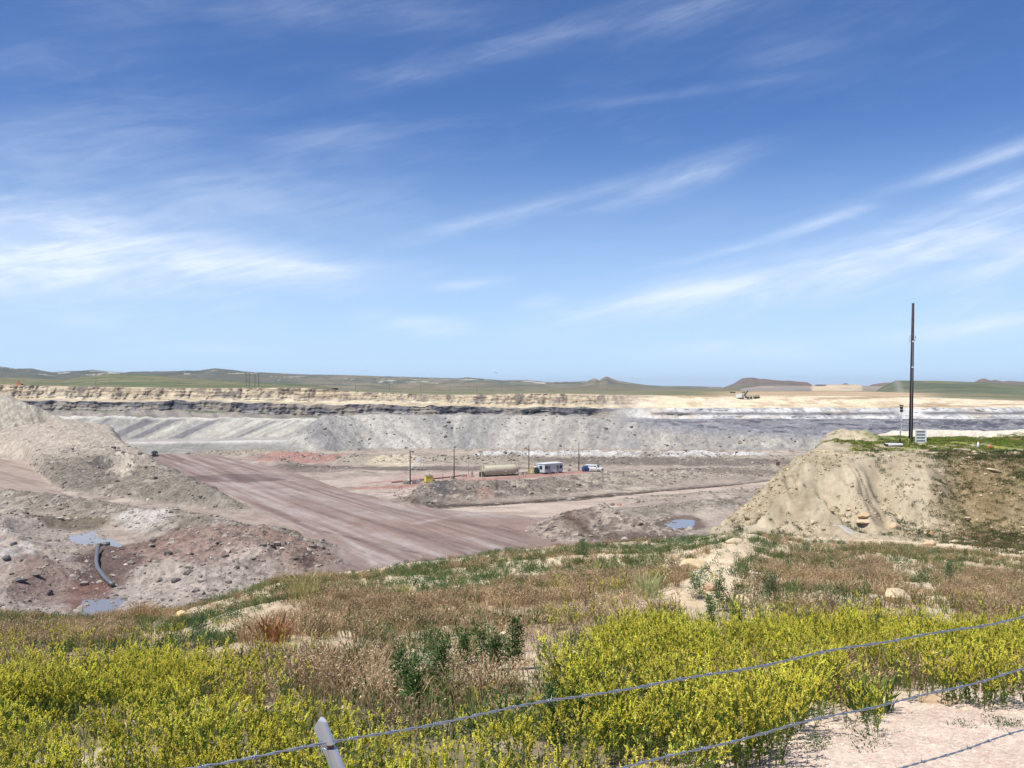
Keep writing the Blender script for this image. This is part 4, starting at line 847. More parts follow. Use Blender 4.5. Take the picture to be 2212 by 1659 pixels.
for i, (u, v, h, lab) in enumerate([
    (655,1295,.62,'largest pale foxtail grass tuft on the crest beside the road edge at left'),
    (865,1300,.34,'pale yellow foxtail grass tuft low on the green slope left of centre'),
    (1395,1290,.45,'pale green foxtail grass tuft among brown grass right of centre'),
    (310,1338,.55,'straw coloured grass tuft beside the large puddle'),
    (590,1390,.34,'round orange brown grass tuft above the left clover'),
    (1880,1535,.25,'thin green grass tuft at the lower edge of the right clover')]):
    r = np.random.default_rng(360 + i); c = [(206, 196, 128), (200, 190, 120), (196, 200, 140), (198, 166, 120), (176, 124, 86), (120, 140, 70)][i]
    Q, K = grass(r, h, c, 160, h * .7, .010); p = near_at(u, v)
    o = raw_mesh('grass_tuft', Q.reshape(-1, 3), np.arange(len(Q) * 4).reshape(-1, 4), plant, np.repeat(K, 4, 0), False); o.location = p; tag(o, lab, 'grass tuft', G)

# ------------------------------------------------------------------ rocks
def rock(name, p, size, c, label, cat='rock', seed=0, tilt=(0, 0, 0), group=None, sub=3, sharp=.35):
    import bmesh
    bm = bmesh.new(); bmesh.ops.create_icosphere(bm, subdivisions=sub, radius=1); V = np.array([q.co[:] for q in bm.verts])
    r = np.random.default_rng(seed)
    for k in range(9):      # facet cuts
        n = r.normal(size=3); n /= np.linalg.norm(n); dcut = r.uniform(.55, .85); s = V @ n; V = np.where((s > dcut)[:, None], V - (s - dcut)[:, None] * n * .92, V)
    V = V * (1 + .10 * fbm(V[:, 0] * 2 + seed, V[:, 1] * 2 + V[:, 2] * 2.3, 3, seed))[:, None] * np.array(size)
    for q, co in zip(bm.verts, V): q.co = co
    me = bpy.data.meshes.new(name); bm.to_mesh(me); bm.free(); a = me.color_attributes.new('Col', 'FLOAT_COLOR', 'POINT')
    cc = np.ones((len(V), 4), np.float32); cc[:, :3] = S(*c); a.data.foreach_set('color', cc.ravel()); me.materials.append(rock_soil)
    o = bpy.data.objects.new(name, me); col.objects.link(o); o.location = p; o.rotation_euler = tilt; tag(o, label, cat, group); return o
def nrock(u, v, size, c, label, **k):
    x, y, z = near_at(u, v); return rock('rock', (x, y, z + size[2] * .35), size, c, label, seed=int(u), group='boulders on the bank and mound', **k)
nrock(1825,1147,(.78,.5,.16),(196,188,178),'large tilted pale grey slab casting a dark shadow on the sandy mound',tilt=(R(24),R(22),R(-20)))
nrock(1864,1117,(.45,.36,.19),(220,190,150),'upper tan boulder of the stacked pair on the sandy mound')
nrock(1864,1128,(.56,.42,.16),(222,198,164),'lower flat tan slab of the stacked pair on the sandy mound')
nrock(1933,1141,(.42,.36,.30),(222,192,158),'large round tan boulder right of the stacked pair')
nrock(1834,1102,(.18,.15,.1),(222,186,146),'small orange tan rock above the tilted slab')
nrock(1795,1104,(.32,.3,.26),(206,186,150),'pale sandy block set in the mound above the tilted slab')
nrock(1966,1155,(.18,.15,.16),(204,180,138),'small pitted rock just right of the large round boulder')
nrock(2011,1156,(.16,.15,.24),(206,160,118),'upright orange brown rock on the right foot of the mound')
nrock(2008,1178,(.34,.28,.2),(214,182,146),'rounded tan boulder low at the right foot of the mound')
nrock(2038,1194,(.25,.22,.14),(196,172,132),'lowest tan rock right of the rounded boulder at the mound foot')
nrock(2146,1018,(.55,.3,.1),(222,198,156),'flat pale slab lying high on the dark right slope',tilt=(0,R(14),R(-10)))
nrock(1586,1124,(.25,.22,.24),(182,164,132),'squarish brown block at the left foot of the mound')
nrock(1615,1122,(.36,.2,.14),(170,152,124),'low broken slab beside the squarish block at the left foot',tilt=(0,R(16),0))
nrock(1936,1299,(.28,.22,.17),(232,208,170),'large cream boulder in the brown grass on the right slope')
nrock(1536,1273,(.16,.14,.12),(222,186,152),'pinkish tan stone on the pale clay ridge between the bushes')
nrock(1598,1308,(.18,.2,.14),(230,206,164),'pale flat stone beside the right bush on the clay ridge')
nrock(396,1332,(.26,.2,.14),(226,198,146),'cream boulder on the green crest near the large puddle')
nrock(1500,1228,(.34,.26,.16),(222,198,156),'rounded cream rock on the crest left of the clay ridge')
nrock(1586,1173,(.26,.2,.15),(226,206,172),'pale rock on the crest line below the mound')
nrock(437,1414,(.09,.07,.04),(236,216,184),'small flat whitish stone on bare clay above the left clover')
nrock(1090,1212,(.3,.2,.08),(226,200,150),'thin pale slab on the crest at the haul road')
nrock(2165,1240,(.2,.16,.14),(206,180,140),'small squarish tan rock on the far right slope')
def prock(u, v, size, c, label):
    x, y, z = pit_at(u, v); return rock('boulder', (x, y, z + size[2] * .2), tuple(q * .78 for q in size), tuple(q + 14 for q in c), label, 'boulder', seed=int(u * 3), group='boulders in the pit', sub=2)
prock(107,1287,(.6,.5,.75),(92,88,90),'dark upright boulder standing alone near the large puddle')
prock(313,1202,(1.3,.6,.35),(150,140,128),'long grey slab in the brown mud right of the bent pipe')
prock(273,1221,(.6,.4,.25),(212,200,180),'small pale slab in the mud right of the bent pipe')
prock(380,1256,(.9,.7,.6),(104,98,96),'dark grey boulder on the whitish heap')
prock(75,1244,(1.2,.6,.35),(120,108,104),'dark flat boulder on the left heap, right of its neighbour')
prock(42,1256,(1.2,.8,.5),(104,98,100),'dark grey jagged boulder on the left heap near the frame edge')
prock(30,1176,(.8,.6,.5),(110,106,104),'dark boulder high on the left heap')
prock(12,1208,(1.0,.7,.6),(100,98,98),'dark boulder at the left frame edge midway up the heap')
prock(127,1121,(1.3,.6,.4),(204,190,168),'wide pale slab above the small puddle')
prock(146,1125,(.6,.5,.5),(206,192,170),'small pale block right of the wide slab above the puddle')
prock(610,1187,(.5,.4,.3),(222,214,204),'small white rock on the dark tip of the heap by the road')
prock(236,1073,(.7,.6,.5),(190,182,168),'pale round rock on the berm behind the side road')
prock(320,1081,(.7,.5,.5),(206,196,172),'pale square rock at the foot of the berm behind the side road')
prock(505,1136,(.9,.6,.5),(128,118,108),'brown rock on top of the berm beside the side road bend')
prock(1323,1092,(.8,.7,.6),(120,106,98),'brown boulder on the peak of the dirt pile by the road')
prock(1337,1092,(.8,.7,.5),(166,124,110),'reddish boulder on the peak of the dirt pile by the road')

# loose clods and stones on the heaps and slopes
def clod_protos(n):
    import bmesh
    bm = bmesh.new(); bmesh.ops.create_icosphere(bm, subdivisions=1, radius=1); V0_ = np.array([q.co[:] for q in bm.verts]); Fc = np.array([[q.index for q in f.verts] for f in bm.faces]); bm.free()
    out = []
    for i in range(n):
        r = np.random.default_rng(400 + i); out.append(V0_ * (1 + r.uniform(-.35, .25, (len(V0_), 1))) * r.uniform(.6, 1.2, 3) * [1, 1, .75])
    return out, Fc
CP, CF = clod_protos(6)
def clod_field(name, P, s, c1, c2, mat, label, seed):
    r = np.random.default_rng(seed); w = r.integers(0, 6, len(P)); rot = r.uniform(0, 6.28, len(P)); V = np.stack(CP)[w]
    c, sn = np.cos(rot)[:, None], np.sin(rot)[:, None]; x = V[..., 0] * c - V[..., 1] * sn; y = V[..., 0] * sn + V[..., 1] * c
    V = np.stack([x, y, V[..., 2]], -1) * s[:, None, None] + P[:, None]; nv = V.shape[1]
    Fc = (CF[None] + (np.arange(len(P)) * nv)[:, None, None]).reshape(-1, 3); t = r.random((len(P), 1)); C = S(*c1) * t + S(*c2) * (1 - t)
    o = raw_mesh(name, V.reshape(-1, 3), Fc, mat, np.repeat(C, nv, 0), False); tag(o, label, 'rubble', kind='stuff')
r = np.random.default_rng(41); n = 210000; d = np.sqrt(r.uniform(95 ** 2, 396 ** 2, n)); u = r.uniform(-200, 1800, n); x = (u - U0) / F * d
z, t_, hs_, lump_, road_, isd_ = pit_z(x, d, True)
keep = (t_ > .35) & (r.random(n) < np.where(hs_['dump'] > .5, .3, .75)) & (r.random(n) < np.clip(1.3 - d / 420, .2, 1)) & (fbm(x / 6, d / 6, 3, 220) > -.3) & (d > 100) & ~((u < 330) & (d > 300))
P = np.stack([x, d, z], -1)[keep]; sz = np.clip(r.lognormal(-2.15, .75, keep.sum()), .05, .75) * (1 + .5 * ss(P[:, 1], 200, 380))
clod_field('clods', P, sz, (190, 178, 164), (104, 96, 88), clod_soil, 'broken clods and stones strewn over the spoil heaps in the pit', 42)
P, u, v, r = wedge(70, 50, 70, 1400, 2400, seed=47); x, y, z = P.T; m_ = (z > -9.3) & (fbm(x / 2, y / 2, 3, 223) > -.1) & (r.random(len(u)) < np.where(u < 1790, .9, .45))
clod_field('mound_clods', P[m_], np.clip(r.lognormal(-3.2, .6, m_.sum()), .02, .3), (222, 202, 166), (150, 132, 102), rock_soil, 'crumbled sandy clods covering the face of the mound', 48)
P, u, v, r = wedge(9, 7, 66, seed=43); m_ = (fbm(P[:, 0] / 2, P[:, 1] / 2, 3, 221) > .0) & ((P[:, 1] < np.interp(u, CU, CD)) | (u > 1560)) 
clod_field('stones', P[m_] , np.clip(r.lognormal(-3.4, .6, m_.sum()), .015, .16), (236, 216, 184), (186, 158, 128), rock_soil, 'small pale stones lying on the clay bank', 44)

clod_field('gravel', GRAVEL[0], np.clip(GRAVEL[1].lognormal(-5.3, .5, len(GRAVEL[0])), .002, .02), (242, 224, 208), (212, 176, 154), rock_soil, 'pale pink crushed gravel at the lower right corner', 46)

# ------------------------------------------------------------------ built objects
class MB:
    def __init__(s): s.V = []; s.F = []
    def add(s, V, Fc):
        n = len(s.V); s.V += [tuple(map(float, v)) for v in V]; s.F += [tuple(i + n for i in f) for f in Fc]; return s
    def box(s, c, d, rz=0.0, top=1.0, ry=0.0):
        x, y, z = [q / 2 for q in d]; V = []
        for k in (-1, 1):
            t = top if k > 0 else 1
            for a, b in ((-1, -1), (1, -1), (1, 1), (-1, 1)):
                p = np.array([a * x * t, b * y * t, k * z])
                if ry: p = np.array([p[0] * math.cos(ry) + p[2] * math.sin(ry), p[1], -p[0] * math.sin(ry) + p[2] * math.cos(ry)])
                if rz: p = np.array([p[0] * math.cos(rz) - p[1] * math.sin(rz), p[0] * math.sin(rz) + p[1] * math.cos(rz), p[2]])
                V.append(p + np.array(c))
        return s.add(V, [(0, 3, 2, 1), (4, 5, 6, 7), (0, 1, 5, 4), (1, 2, 6, 5), (2, 3, 7, 6), (3, 0, 4, 7)])
    def tube(s, pts, r, n=8, cap=True):
        pts = [np.array(p, float) for p in pts]; m = len(pts); rr = r if hasattr(r, '__len__') else [r] * m; V = []; ref = None
        for i, p in enumerate(pts):
            t = pts[min(i + 1, m - 1)] - pts[max(i - 1, 0)]; t /= np.linalg.norm(t) + 1e-12
            a = np.cross(t, [0, 0, 1] if abs(t[2]) < .9 else [1, 0, 0]) if ref is None else ref - t * (ref @ t)
            a /= np.linalg.norm(a) + 1e-12; ref = a; b = np.cross(t, a)
            for k in range(n): V.append(p + (a * math.cos(6.28319 * k / n) + b * math.sin(6.28319 * k / n)) * rr[i])
        Fc = [(i * n + k, i * n + (k + 1) % n, (i + 1) * n + (k + 1) % n, (i + 1) * n + k) for i in range(m - 1) for k in range(n)]
        if cap: Fc += [tuple(range(n))[::-1], tuple(range((m - 1) * n, m * n))]
        return s.add(V, Fc)
    def prism(s, prof, y0, y1, taper=None):
        """profile in x,z extruded across y; taper(z) scales the half width"""
        n = len(prof); cy, hy = (y0 + y1) / 2, (y1 - y0) / 2; tp = taper or (lambda z: 1.0)
        V = [(x, cy - hy * tp(z), z) for x, z in prof] + [(x, cy + hy * tp(z), z) for x, z in prof]
        return s.add(V, [tuple(range(n)), tuple(range(n, 2 * n))[::-1]] + [(i, i + n, (i + 1) % n + n, (i + 1) % n) for i in range(n)])
    def build(s, name, mat, parent=None, smooth=False, bevel=0):
        me = bpy.data.meshes.new(name); me.from_pydata(s.V, [], s.F); me.materials.append(mat); me.update()
        import bmesh
        b = bmesh.new(); b.from_mesh(me); bmesh.ops.recalc_face_normals(b, faces=b.faces); b.to_mesh(me); b.free()
        if smooth: me.polygons.foreach_set('use_smooth', [True] * len(me.polygons))
        o = bpy.data.objects.new(name, me); col.objects.link(o)
        if parent: o.parent = parent
        if bevel:
            m_ = o.modifiers.new('bevel', 'BEVEL'); m_.width = bevel; m_.segments = 2; m_.limit_method = 'ANGLE'; m_.angle_limit = R(40)
        return o
def empty(name, p, rz=0, label=None, cat=None, group=None):
    o = bpy.data.objects.new(name, None); col.objects.link(o); o.location = p; o.rotation_euler = (0, 0, rz); return tag(o, label, cat, group)
def copy_tree(o, parent=None):
    c = o.copy(); col.objects.link(c); c.parent = parent
    for ch in list(o.children): copy_tree(ch, c)
    return c
def on_pit(u, v):
    x, y, z = at(u, v); return (x, y, pz(x, y))
white = paint('white_paint', (236, 236, 232), .45, 0, .3, 2, (170, 150, 125)); offw = paint('off_white', (206, 212, 214), .5, 0, .35, 1.2, (160, 150, 136))
dark = paint('dark_steel', (58, 56, 58), .5, .4, .4, 5, (90, 70, 56)); black = paint('black_rubber', (30, 30, 32), .8); glass = paint('dark_glass', (50, 62, 66), .12, 0, .1)
wood = paint('pole_wood', (82, 62, 50), .9, 0, .5, 4, (50, 38, 30)); darkpole = paint('dark_pole', (56, 40, 44), .75, 0, .4, 3, (34, 26, 30)); galv = paint('galvanised', (214, 219, 226), .34, .45, .3, 14, (160, 164, 172))
yel = paint('yellow_paint', (232, 214, 96), .5, 0, .3, 2, (170, 140, 70)); blue = paint('blue_paint', (58, 86, 140), .5, 0, .4, 3, (80, 80, 90)); green_p = paint('dark_green_plastic', (34, 74, 66), .5, 0, .2, 3, (70, 80, 70))
tank_m = paint('tank_paint', (204, 196, 168), .6, .0, .8, .9, (176, 142, 92)); conc = paint('concrete', (176, 168, 156), .9, 0, .5, 3, (110, 100, 92)); orange = paint('orange_plastic', (232, 96, 48), .5, 0, .1); rust = paint('rusty_steel', (120, 82, 64), .8, .1, .5, 4, (80, 50, 40))
grey_p = paint('grey_paint', (150, 152, 150), .5, 0, .3); rubber_pipe = paint('pipe_plastic', (104, 108, 112), .4, 0, .4, 2, (150, 130, 110)); beige = paint('beige_paint', (186, 176, 150), .6, 0, .3); salm = paint('salmon_rock', (214, 150, 132), .9)
chrome = paint('bright_metal', (210, 212, 214), .2, .9, .1); darkcar = paint('dark_car_paint', (42, 46, 56), .25, .2, .6, 1.5, (120, 108, 100)); lamp_w = paint('white_plastic', (240, 240, 236), .4, 0, .05)

# barbed wire fence ---------------------------------------------------------
fence = empty('barbed_wire_fence', (-0.12, 2.71, -2.17), 0, 'three strand barbed wire fence on a leaning galvanised steel post', 'fence')
FO = np.array(fence.location)
def fence_y(x): return 2.5 + 0.5 * (x + 0.544) if x > -0.544 else 2.5 + 0.52 * (x + 0.544)
tw = paint('wire', (168, 174, 182), .42, .7, .4, 30, (96, 98, 104))
def strand(zf, x0, x1, barb0, sag, seed):
    r = random.Random(seed); w = MB(); n = int((x1 - x0) * 105); pa = [[], []]
    def cpt(x):
        z = zf(x) - sag * math.sin(max(0, min(1, (x + .53) / 4.2)) * math.pi) + 0.004 * math.sin(x * 5.1 + seed) + .003 * math.sin(x * 11 + seed)
        return np.array([x, fence_y(x) - 0.012, z])
    T0 = np.array([.894, .447, 0]); A = np.array([0, 0, 1.]); B = np.cross(T0, A)
    for i in range(n + 1):
        x = x0 + (x1 - x0) * i / n; c = cpt(x); ph = x * 62 + .8 * math.sin(x * 3)
        for k in (0, 1): pa[k].append(c + (A * math.cos(ph + math.pi * k) + B * math.sin(ph + math.pi * k)) * .0023 - FO)
    for k in (0, 1): w.tube(pa[k], .00225, 6)
    o = w.build('wire_strand', tw, fence, True)
    x = barb0
    while x < x1:
        b = MB(); c = cpt(x) - FO; ph = r.uniform(0, 6.28)
        coil = [c + T0 * (.0016 * (j - 5)) + (A * math.cos(ph + j * 1.26) + B * math.sin(ph + j * 1.26)) * .006 for j in range(11)]
        e0 = coil[0] + (A * math.cos(ph + 2.2) + B * math.sin(ph + 2.2)) * .024 - T0 * .006; e1 = coil[-1] + (A * math.cos(ph + 2.0 + 1.2) + B * math.sin(ph + 2.0 + 1.2)) * .024 + T0 * .006
        b.tube([e0] + coil + [e1], [.0007] + [.0015] * 11 + [.0007], 5); b.build('barb', tw, o, True); x += .118 * r.uniform(.93, 1.07)
strand(lambda x: -1.0 - .0 * x, -1.6, 3.2, -1.52, .004, 1)
strand(lambda x: -1.262 + .0135 * (x + .43), -1.4, 3.2, -1.33, .012, 2)
strand(lambda x: -1.535 + .0165 * (x + .33), -1.3, 3.2, -1.28, .014, 3)
# post: rounded steel section with a flat left flange, top cut slantwise, a dark slot where the top wire passes
def post_c(h): return np.array([-.346 * h, -.171 * h, h])
prof = [(-.0235, .004), (-.0225, -.001), (-.012, -.006)] + [(.005 + .0165 * math.cos(a_), .0165 * math.sin(a_)) for a_ in np.linspace(-2.3, 2.2, 15)] + [(-.012, .004)]
core = [(a * .62 - .002 if a > -.012 else a, b * .55 + (.003 if a > -.012 else 0)) for a, b in prof]
pb = MB(); V = []; m_ = len(prof); lv = [(0, prof), (.5, prof), (1.0, prof), (1.147, prof), (1.148, core), (1.161, core), (1.162, prof), (1.19, prof), (1.236, prof)]
for h, pr_ in lv:
    for (a, b) in pr_:
        hh = h - (max(0, -a + .004) * 1.0 + max(0, a - .012) * .9 if h > 1.2 else 0); V.append(post_c(hh) + np.array([a, b, 0]))
Fc = [(i * m_ + j, i * m_ + (j + 1) % m_, (i + 1) * m_ + (j + 1) % m_, (i + 1) * m_ + j) for i in range(len(lv) - 1) for j in range(m_)] + [tuple(range(m_))[::-1], tuple(range((len(lv) - 1) * m_, len(lv) * m_))]
pb.add(V, Fc); po = pb.build('post', galv, fence, True); po.modifiers.new('edge', 'EDGE_SPLIT').split_angle = R(35)
V2 = []
for h in (1.1475, 1.1615):
    for (a, b) in core[3:-1]: V2.append(post_c(h) + np.array([a * 1.06 + .0005, b * 1.06 - .0005, 0]))
k_ = len(core) - 4; MB().add(V2, [(j, j + 1, k_ + j + 1, k_ + j) for j in range(k_ - 1)]).build('slot', rust, po)
tb = MB(); tc_ = post_c(1.165) + [0, -.006, 0]; tb.tube([tc_ + [-.026, -.002, .002], tc_ + [-.02, -.014, -.006], tc_ + [-.012, -.016, -.012], tc_ + [-.014, -.012, -.034], tc_ + [-.010, -.010, -.05]], .0016, 6); tb.tube([tc_ + [-.022, .004, .004], tc_ + [-.018, -.014, 0.0], tc_ + [-.022, -.012, -.03]], .0016, 6); tb.build('tie_wire', tw, fence, True)

# tall dark pole on the mound ------------------------------------------------
x, y = (1967 - U0) / F * 76, 76.0; z = float(near_z(np.array([x]), np.array([y]))[0]) - .05
zt = (V0 - 655) / F * 76 - z
e = empty('radio_pole', (x, y, z), 0, 'tall dark tapering pole with small white antennas on the grassy mound top', 'utility pole')
tipx = (1972.5 - 1967) / F * 76
MB().tube([(0, 0, 0), (tipx * .5, 0, zt * .5), (tipx, 0, zt)], [.175, .145, .105], 14).build('shaft', darkpole, e, True)
cx_ = lambda h: tipx * h / zt
MB().tube([(-.06 + cx_(0), -.17, .1), (cx_(8.8) - .02, -.135, 8.8)], .022, 6).build('conduit', grey_p, e)
for hh, nm in ((8.75, 'equipment_box'), (6.55, 'equipment_box')): MB().box((cx_(hh) - .03, -.17, hh), (.13, .09, .12)).build(nm, lamp_w, e, bevel=.01)
a = MB(); 
for k, (dx, h0, h1) in enumerate([(-.20, 8.65, 9.35), (-.30, 8.55, 9.0), (-.26, 8.8, 9.3)]): a.tube([(cx_(9) + dx, -.05 + .05 * k, h0), (cx_(9) + dx, -.05 + .05 * k, h1)], .018, 6)
a.tube([(cx_(9), 0, 8.75), (cx_(9) - .32, 0, 8.75)], .015, 6).tube([(cx_(9), 0, 9.2), (cx_(9) - .30, .03, 9.2)], .015, 6); a.build('antenna', offw, e)
d_ = MB(); d_.tube([(cx_(9.1) + .17, -.06, 9.15), (cx_(9.1) + .22, -.10, 9.15)], [.06, .13], 12).tube([(cx_(9.1), 0, 9.15), (cx_(9.1) + .18, -.06, 9.15)], .015, 6); d_.build('dish', offw, e)
d_ = MB(); d_.tube([(cx_(8.95) + .1, -.1, 8.86), (cx_(8.95) + .14, -.16, 8.86)], [.04, .09], 12).tube([(cx_(9.1), 0, 8.88), (cx_(8.95) + .11, -.1, 8.86)], .015, 6); d_.build('dish', offw, e)
def on_near(u, v): return near_at(u, v, 50, 100)
# weather mast
x, y, z = on_near(1944, 961); k_ = y / F
e = empty('sensor_mast', (x, y, z - .03), 0, 'thin grey mast with dark sensor head left of the tall dark pole', 'mast'); Hm = 88 * k_
MB().tube([(0, 0, 0), (.05, 0, Hm * .5), (.13, 0, Hm - .3)], [.045, .035, .022], 8).build('shaft', grey_p, e, True)
MB().tube([(0.0, 0, 0), (.0, 0, .55)], [.09, .06], 8).build('base', dark, e)
h_ = MB(); h_.box((.13, 0, Hm - .28), (.18, .16, .22)).box((.13, 0, Hm - .52), (.22, .14, .2)).tube([(.03, 0, Hm - .14), (.0, 0, Hm)], .05, 6).tube([(.13, 0, Hm - .14), (.14, 0, Hm - .02)], .04, 6).tube([(.23, 0, Hm - .14), (.26, 0, Hm - .02)], .05, 6); h_.build('sensor_head', dark, e)
MB().box((.09, -.05, Hm * .62), (.1, .08, .1)).build('junction_box', lamp_w, e); MB().box((.03, -.05, Hm * .36), (.1, .08, .1)).build('junction_box', lamp_w, e)
MB().tube([(.02, -.02, .5), (.20, -.02, Hm - .6)], .012, 5).build('guy_wire', lamp_w, e)
x, y, z = on_near(1931, 964); e = empty('trailer_base', (x, y, z), R(-6), 'low white trailer frame lying at the foot of the grey mast', 'trailer')
MB().box((0, 0, .16), (1.35, .5, .16), top=.93).build('deck', white, e, bevel=.03)
q = MB()
for i in range(6): q.tube([(-.55 + i * .2, .18, .24), (-.55 + i * .2, .18, .38 + .05 * (i % 2))], .025, 6)
q.tube([(-.6, .18, .36), (.5, .18, .36)], .014, 5); q.build('railing', dark, e); MB().tube([(-.62, -.3, .1), (-.62, .3, .1)], .1, 10).build('axle', black, e)
# white rack
x, y, z = on_near(1989, 957); k_ = y / F; Wd, Hh = 21 * k_, 28 * k_
e = empty('solar_panel_rack', (x, y, z), R(-4), 'white framed panel with four dark horizontal bars right of the tall pole', 'panel')
fr = MB(); fr.box((-Wd / 2, 0, Hh / 2), (.10, .05, Hh)).box((Wd / 2, 0, Hh / 2), (.10, .05, Hh))
for i in range(5): fr.box((0, .0, .04 + (Hh - .08) * i / 4), (Wd - .10, .046, .09))
fr.build('frame', white, e)
mesh_m = paint('mesh_panel', (170, 170, 174), .7)
MB().box((0, .03, Hh / 2), (Wd - .06, .012, Hh - .1)).build('panel', mesh_m, e); MB().box((Wd / 2 - .03, .1, .02), (.1, .3, .08)).box((-Wd / 2 + .03, .1, .02), (.1, .3, .08)).build('foot', dark, e)
# cone and marker
def cone(p, h, mat, label, name='traffic_cone', g=None):
    e = empty(name, p, 0, label, 'cone', g); MB().tube([(0, 0, .02), (0, 0, h)], [h * .26, h * .06], 12).build('cone_body', mat, e, True); MB().box((0, 0, .015), (h * .7, h * .7, .03)).build('cone_base', mat if mat is orange else dark, e); return e
cone(on_near(2139, 971), .42, orange, 'orange traffic cone on the grassy mound at the far right')
cone(on_near(2113, 969), .55, lamp_w, 'tall white marker cone left of the orange cone on the mound', 'marker_cone')
x, y, z = on_near(1952, 957); MBm = MB().tube([(0, 0, 0), (0, 0, .35)], .03, 6).box((0, 0, .3), (.09, .05, .14)); o = MBm.build('marker_stake', yel); o.location = (x + .45, y, z); tag(o, 'short yellowish marker stake in the grass between mast and tall pole', 'stake')
# cable lying on the left shoulder of the mound
pts = [near_at(u, v, 50, 100) for u, v in ((1752, 972), (1740, 977), (1728, 981), (1722, 984), (1719, 992), (1716, 1004))]
o = MB().tube([(a_, b_ - .03, c_ + .05) for a_, b_, c_ in pts], .03, 6).build('cable', grey_p); tag(o, 'thin grey cable hanging over the left shoulder of the sandy mound', 'cable')

# yard utility poles ---------------------------------------------------------
def ypole():
    e = empty('utility_pole', (0, 0, 0)); MB().tube([(0, 0, -.2), (0, 0, 9.2)], [.17, .12], 10).build('shaft', wood, e, True)
    MB().box((0, -.14, 8.95), (1.9, .09, .11)).build('crossarm', offw, e)
    for sx in (-.85, .85): MB().tube([(sx, -.14, 9.0), (sx, -.14, 9.22)], [.05, .03], 6).build('insulator', lamp_w, e)
    return e
yp = ypole(); G = 'wooden poles along the fuel yard'
for i, (u, v, s, rz, lab) in enumerate([(886, 1046, 1.02, R(-5), 'wooden pole with lamp under its crossarm, leftmost, left of the yellow box'), (981, 1035.5, .98, R(-14), 'wooden pole with white crossarm between the yellow box and the tank'), (1142.5, 1023.6, .95, 0, 'wooden pole with white crossarm between the tank and the green toilets'), (1250.5, 1016.8, .95, R(4), 'wooden pole with white crossarm between the office trailer and the van')]):
    o = yp if i == 0 else copy_tree(yp); o.location = on_pit(u, v); o.scale = (s,) * 3; o.rotation_euler = (0, 0, rz); tag(o, lab, 'utility pole', G)
MB().box((.75, -.2, 8.6), (.55, .3, .32)).build('floodlight', dark, yp); MB().box((.35, -.12, 8.68), (.5, .06, .06)).build('bracket', dark, yp)
def lpost():
    e = empty('lamp_post', (0, 0, 0)); MB().tube([(0, 0, -.1), (0, 0, 5.1)], .06, 8).build('shaft', grey_p, e, True); MB().box((.12, 0, 5.2), (.62, .4, .34)).build('lamp_head', dark, e, bevel=.04); return e
lp = lpost(); G = 'short lamp posts around the tank'
for i, (u, v, lab) in enumerate([(1012, 1026.5, 'short grey lamp post just left of the big tank'), (1028, 1017, 'short lamp post behind the left end of the tank'), (1104, 1013, 'short lamp post behind the right half of the tank, left of its neighbour'), (1121, 1020, 'short grey lamp post just right of the tank')]):
    o = lp if i == 0 else copy_tree(lp); o.location = on_pit(u, v); tag(o, lab, 'lamp post', G)
# storage tank ----------------------------------------------------------------
p0 = at(1041, 1030); th = R(26); L = 11.4; e = empty('fuel_tank', on_pit(1041, 1029.5), th, 'large horizontal cylindrical tan fuel tank with rust patches on a skid', 'tank')
rr = 1.42; zc_ = 1.75
V = [(0.0, 0), (0.02, .75), (.12, 1.15), (.3, 1.38), (.45, rr)]; body = [( .45 + 0, rr), (L - .9, rr)]
pts = [(.0, .15), (.03, .7), (.12, 1.12), (.28, 1.36), (.42, rr), (L * .33, rr), (L * .66, rr), (L - 1.0, rr), (L - .55, 1.3), (L - .22, 1.02), (L - .05, .6), (L, .1)]
MB().tube([(q[0], 0, zc_) for q in pts], [q[1] for q in pts], 32).build('tank_body', tank_m, e, True)
sk = MB(); sk.box((L / 2, -1.25, .32), (L * .98, .14, .2)).box((L / 2, 1.25, .32), (L * .98, .14, .2))
for i in range(6): sk.box((.8 + i * 1.95, 0, .32), (.16, 2.36, .18))
sk.build('skid', dark, e)
for x_ in (1.6, L / 2, L - 1.8): MB().box((x_, 0, .55), (.3, 2.0, .5)).build('saddle', dark, e)
MB().tube([(.4, -1.5, .62), (L - .4, -1.5, .62)], .06, 8).build('pipe', beige, e)
MB().box((.12, 0, 1.85), (.10, 2.3, 2.9)).build('end_plate', beige, e)
MB().box((-.2, -1.1, .85), (.35, .4, 1.5)).build('control_cabinet', green_p, e, bevel=.03); MB().box((-.95, -.8, .75), (.4, .45, 1.4)).build('control_cabinet', dark, e, bevel=.03)
MB().box((L + .1, -.6, 1.1), (.12, .5, 1.9)).build('end_valve', lamp_w, e)
for (px_, zz, c_) in ((3.5, 1.75, lamp_w), (6.9, 1.95, grey_p)): MB().tube([(px_, -1.46, zz), (px_, -1.40, zz)], .13, 12).build('gauge', c_, e)
s_ = MB(); s_.add([(7.1, -1.44, 1.15), (7.42, -1.44, 1.45), (7.1, -1.44, 1.78), (6.78, -1.44, 1.45), (7.1, -1.40, 1.15), (7.42, -1.40, 1.45), (7.1, -1.40, 1.78), (6.78, -1.40, 1.45)], [(0, 1, 2, 3), (7, 6, 5, 4), (0, 4, 5, 1), (1, 5, 6, 2), (2, 6, 7, 3), (3, 7, 4, 0)]).build('hazard_sign', lamp_w, e)
ld = MB(); 
for sy in (-.25, .25): ld.tube([(-.12, sy + .4, .1), (-.12, sy + .4, 3.3)], .035, 6)
for i in range(9): ld.tube([(-.12, .15, .35 + i * .33), (-.12, .65, .35 + i * .33)], .022, 5)
ld.build('ladder', beige, e)
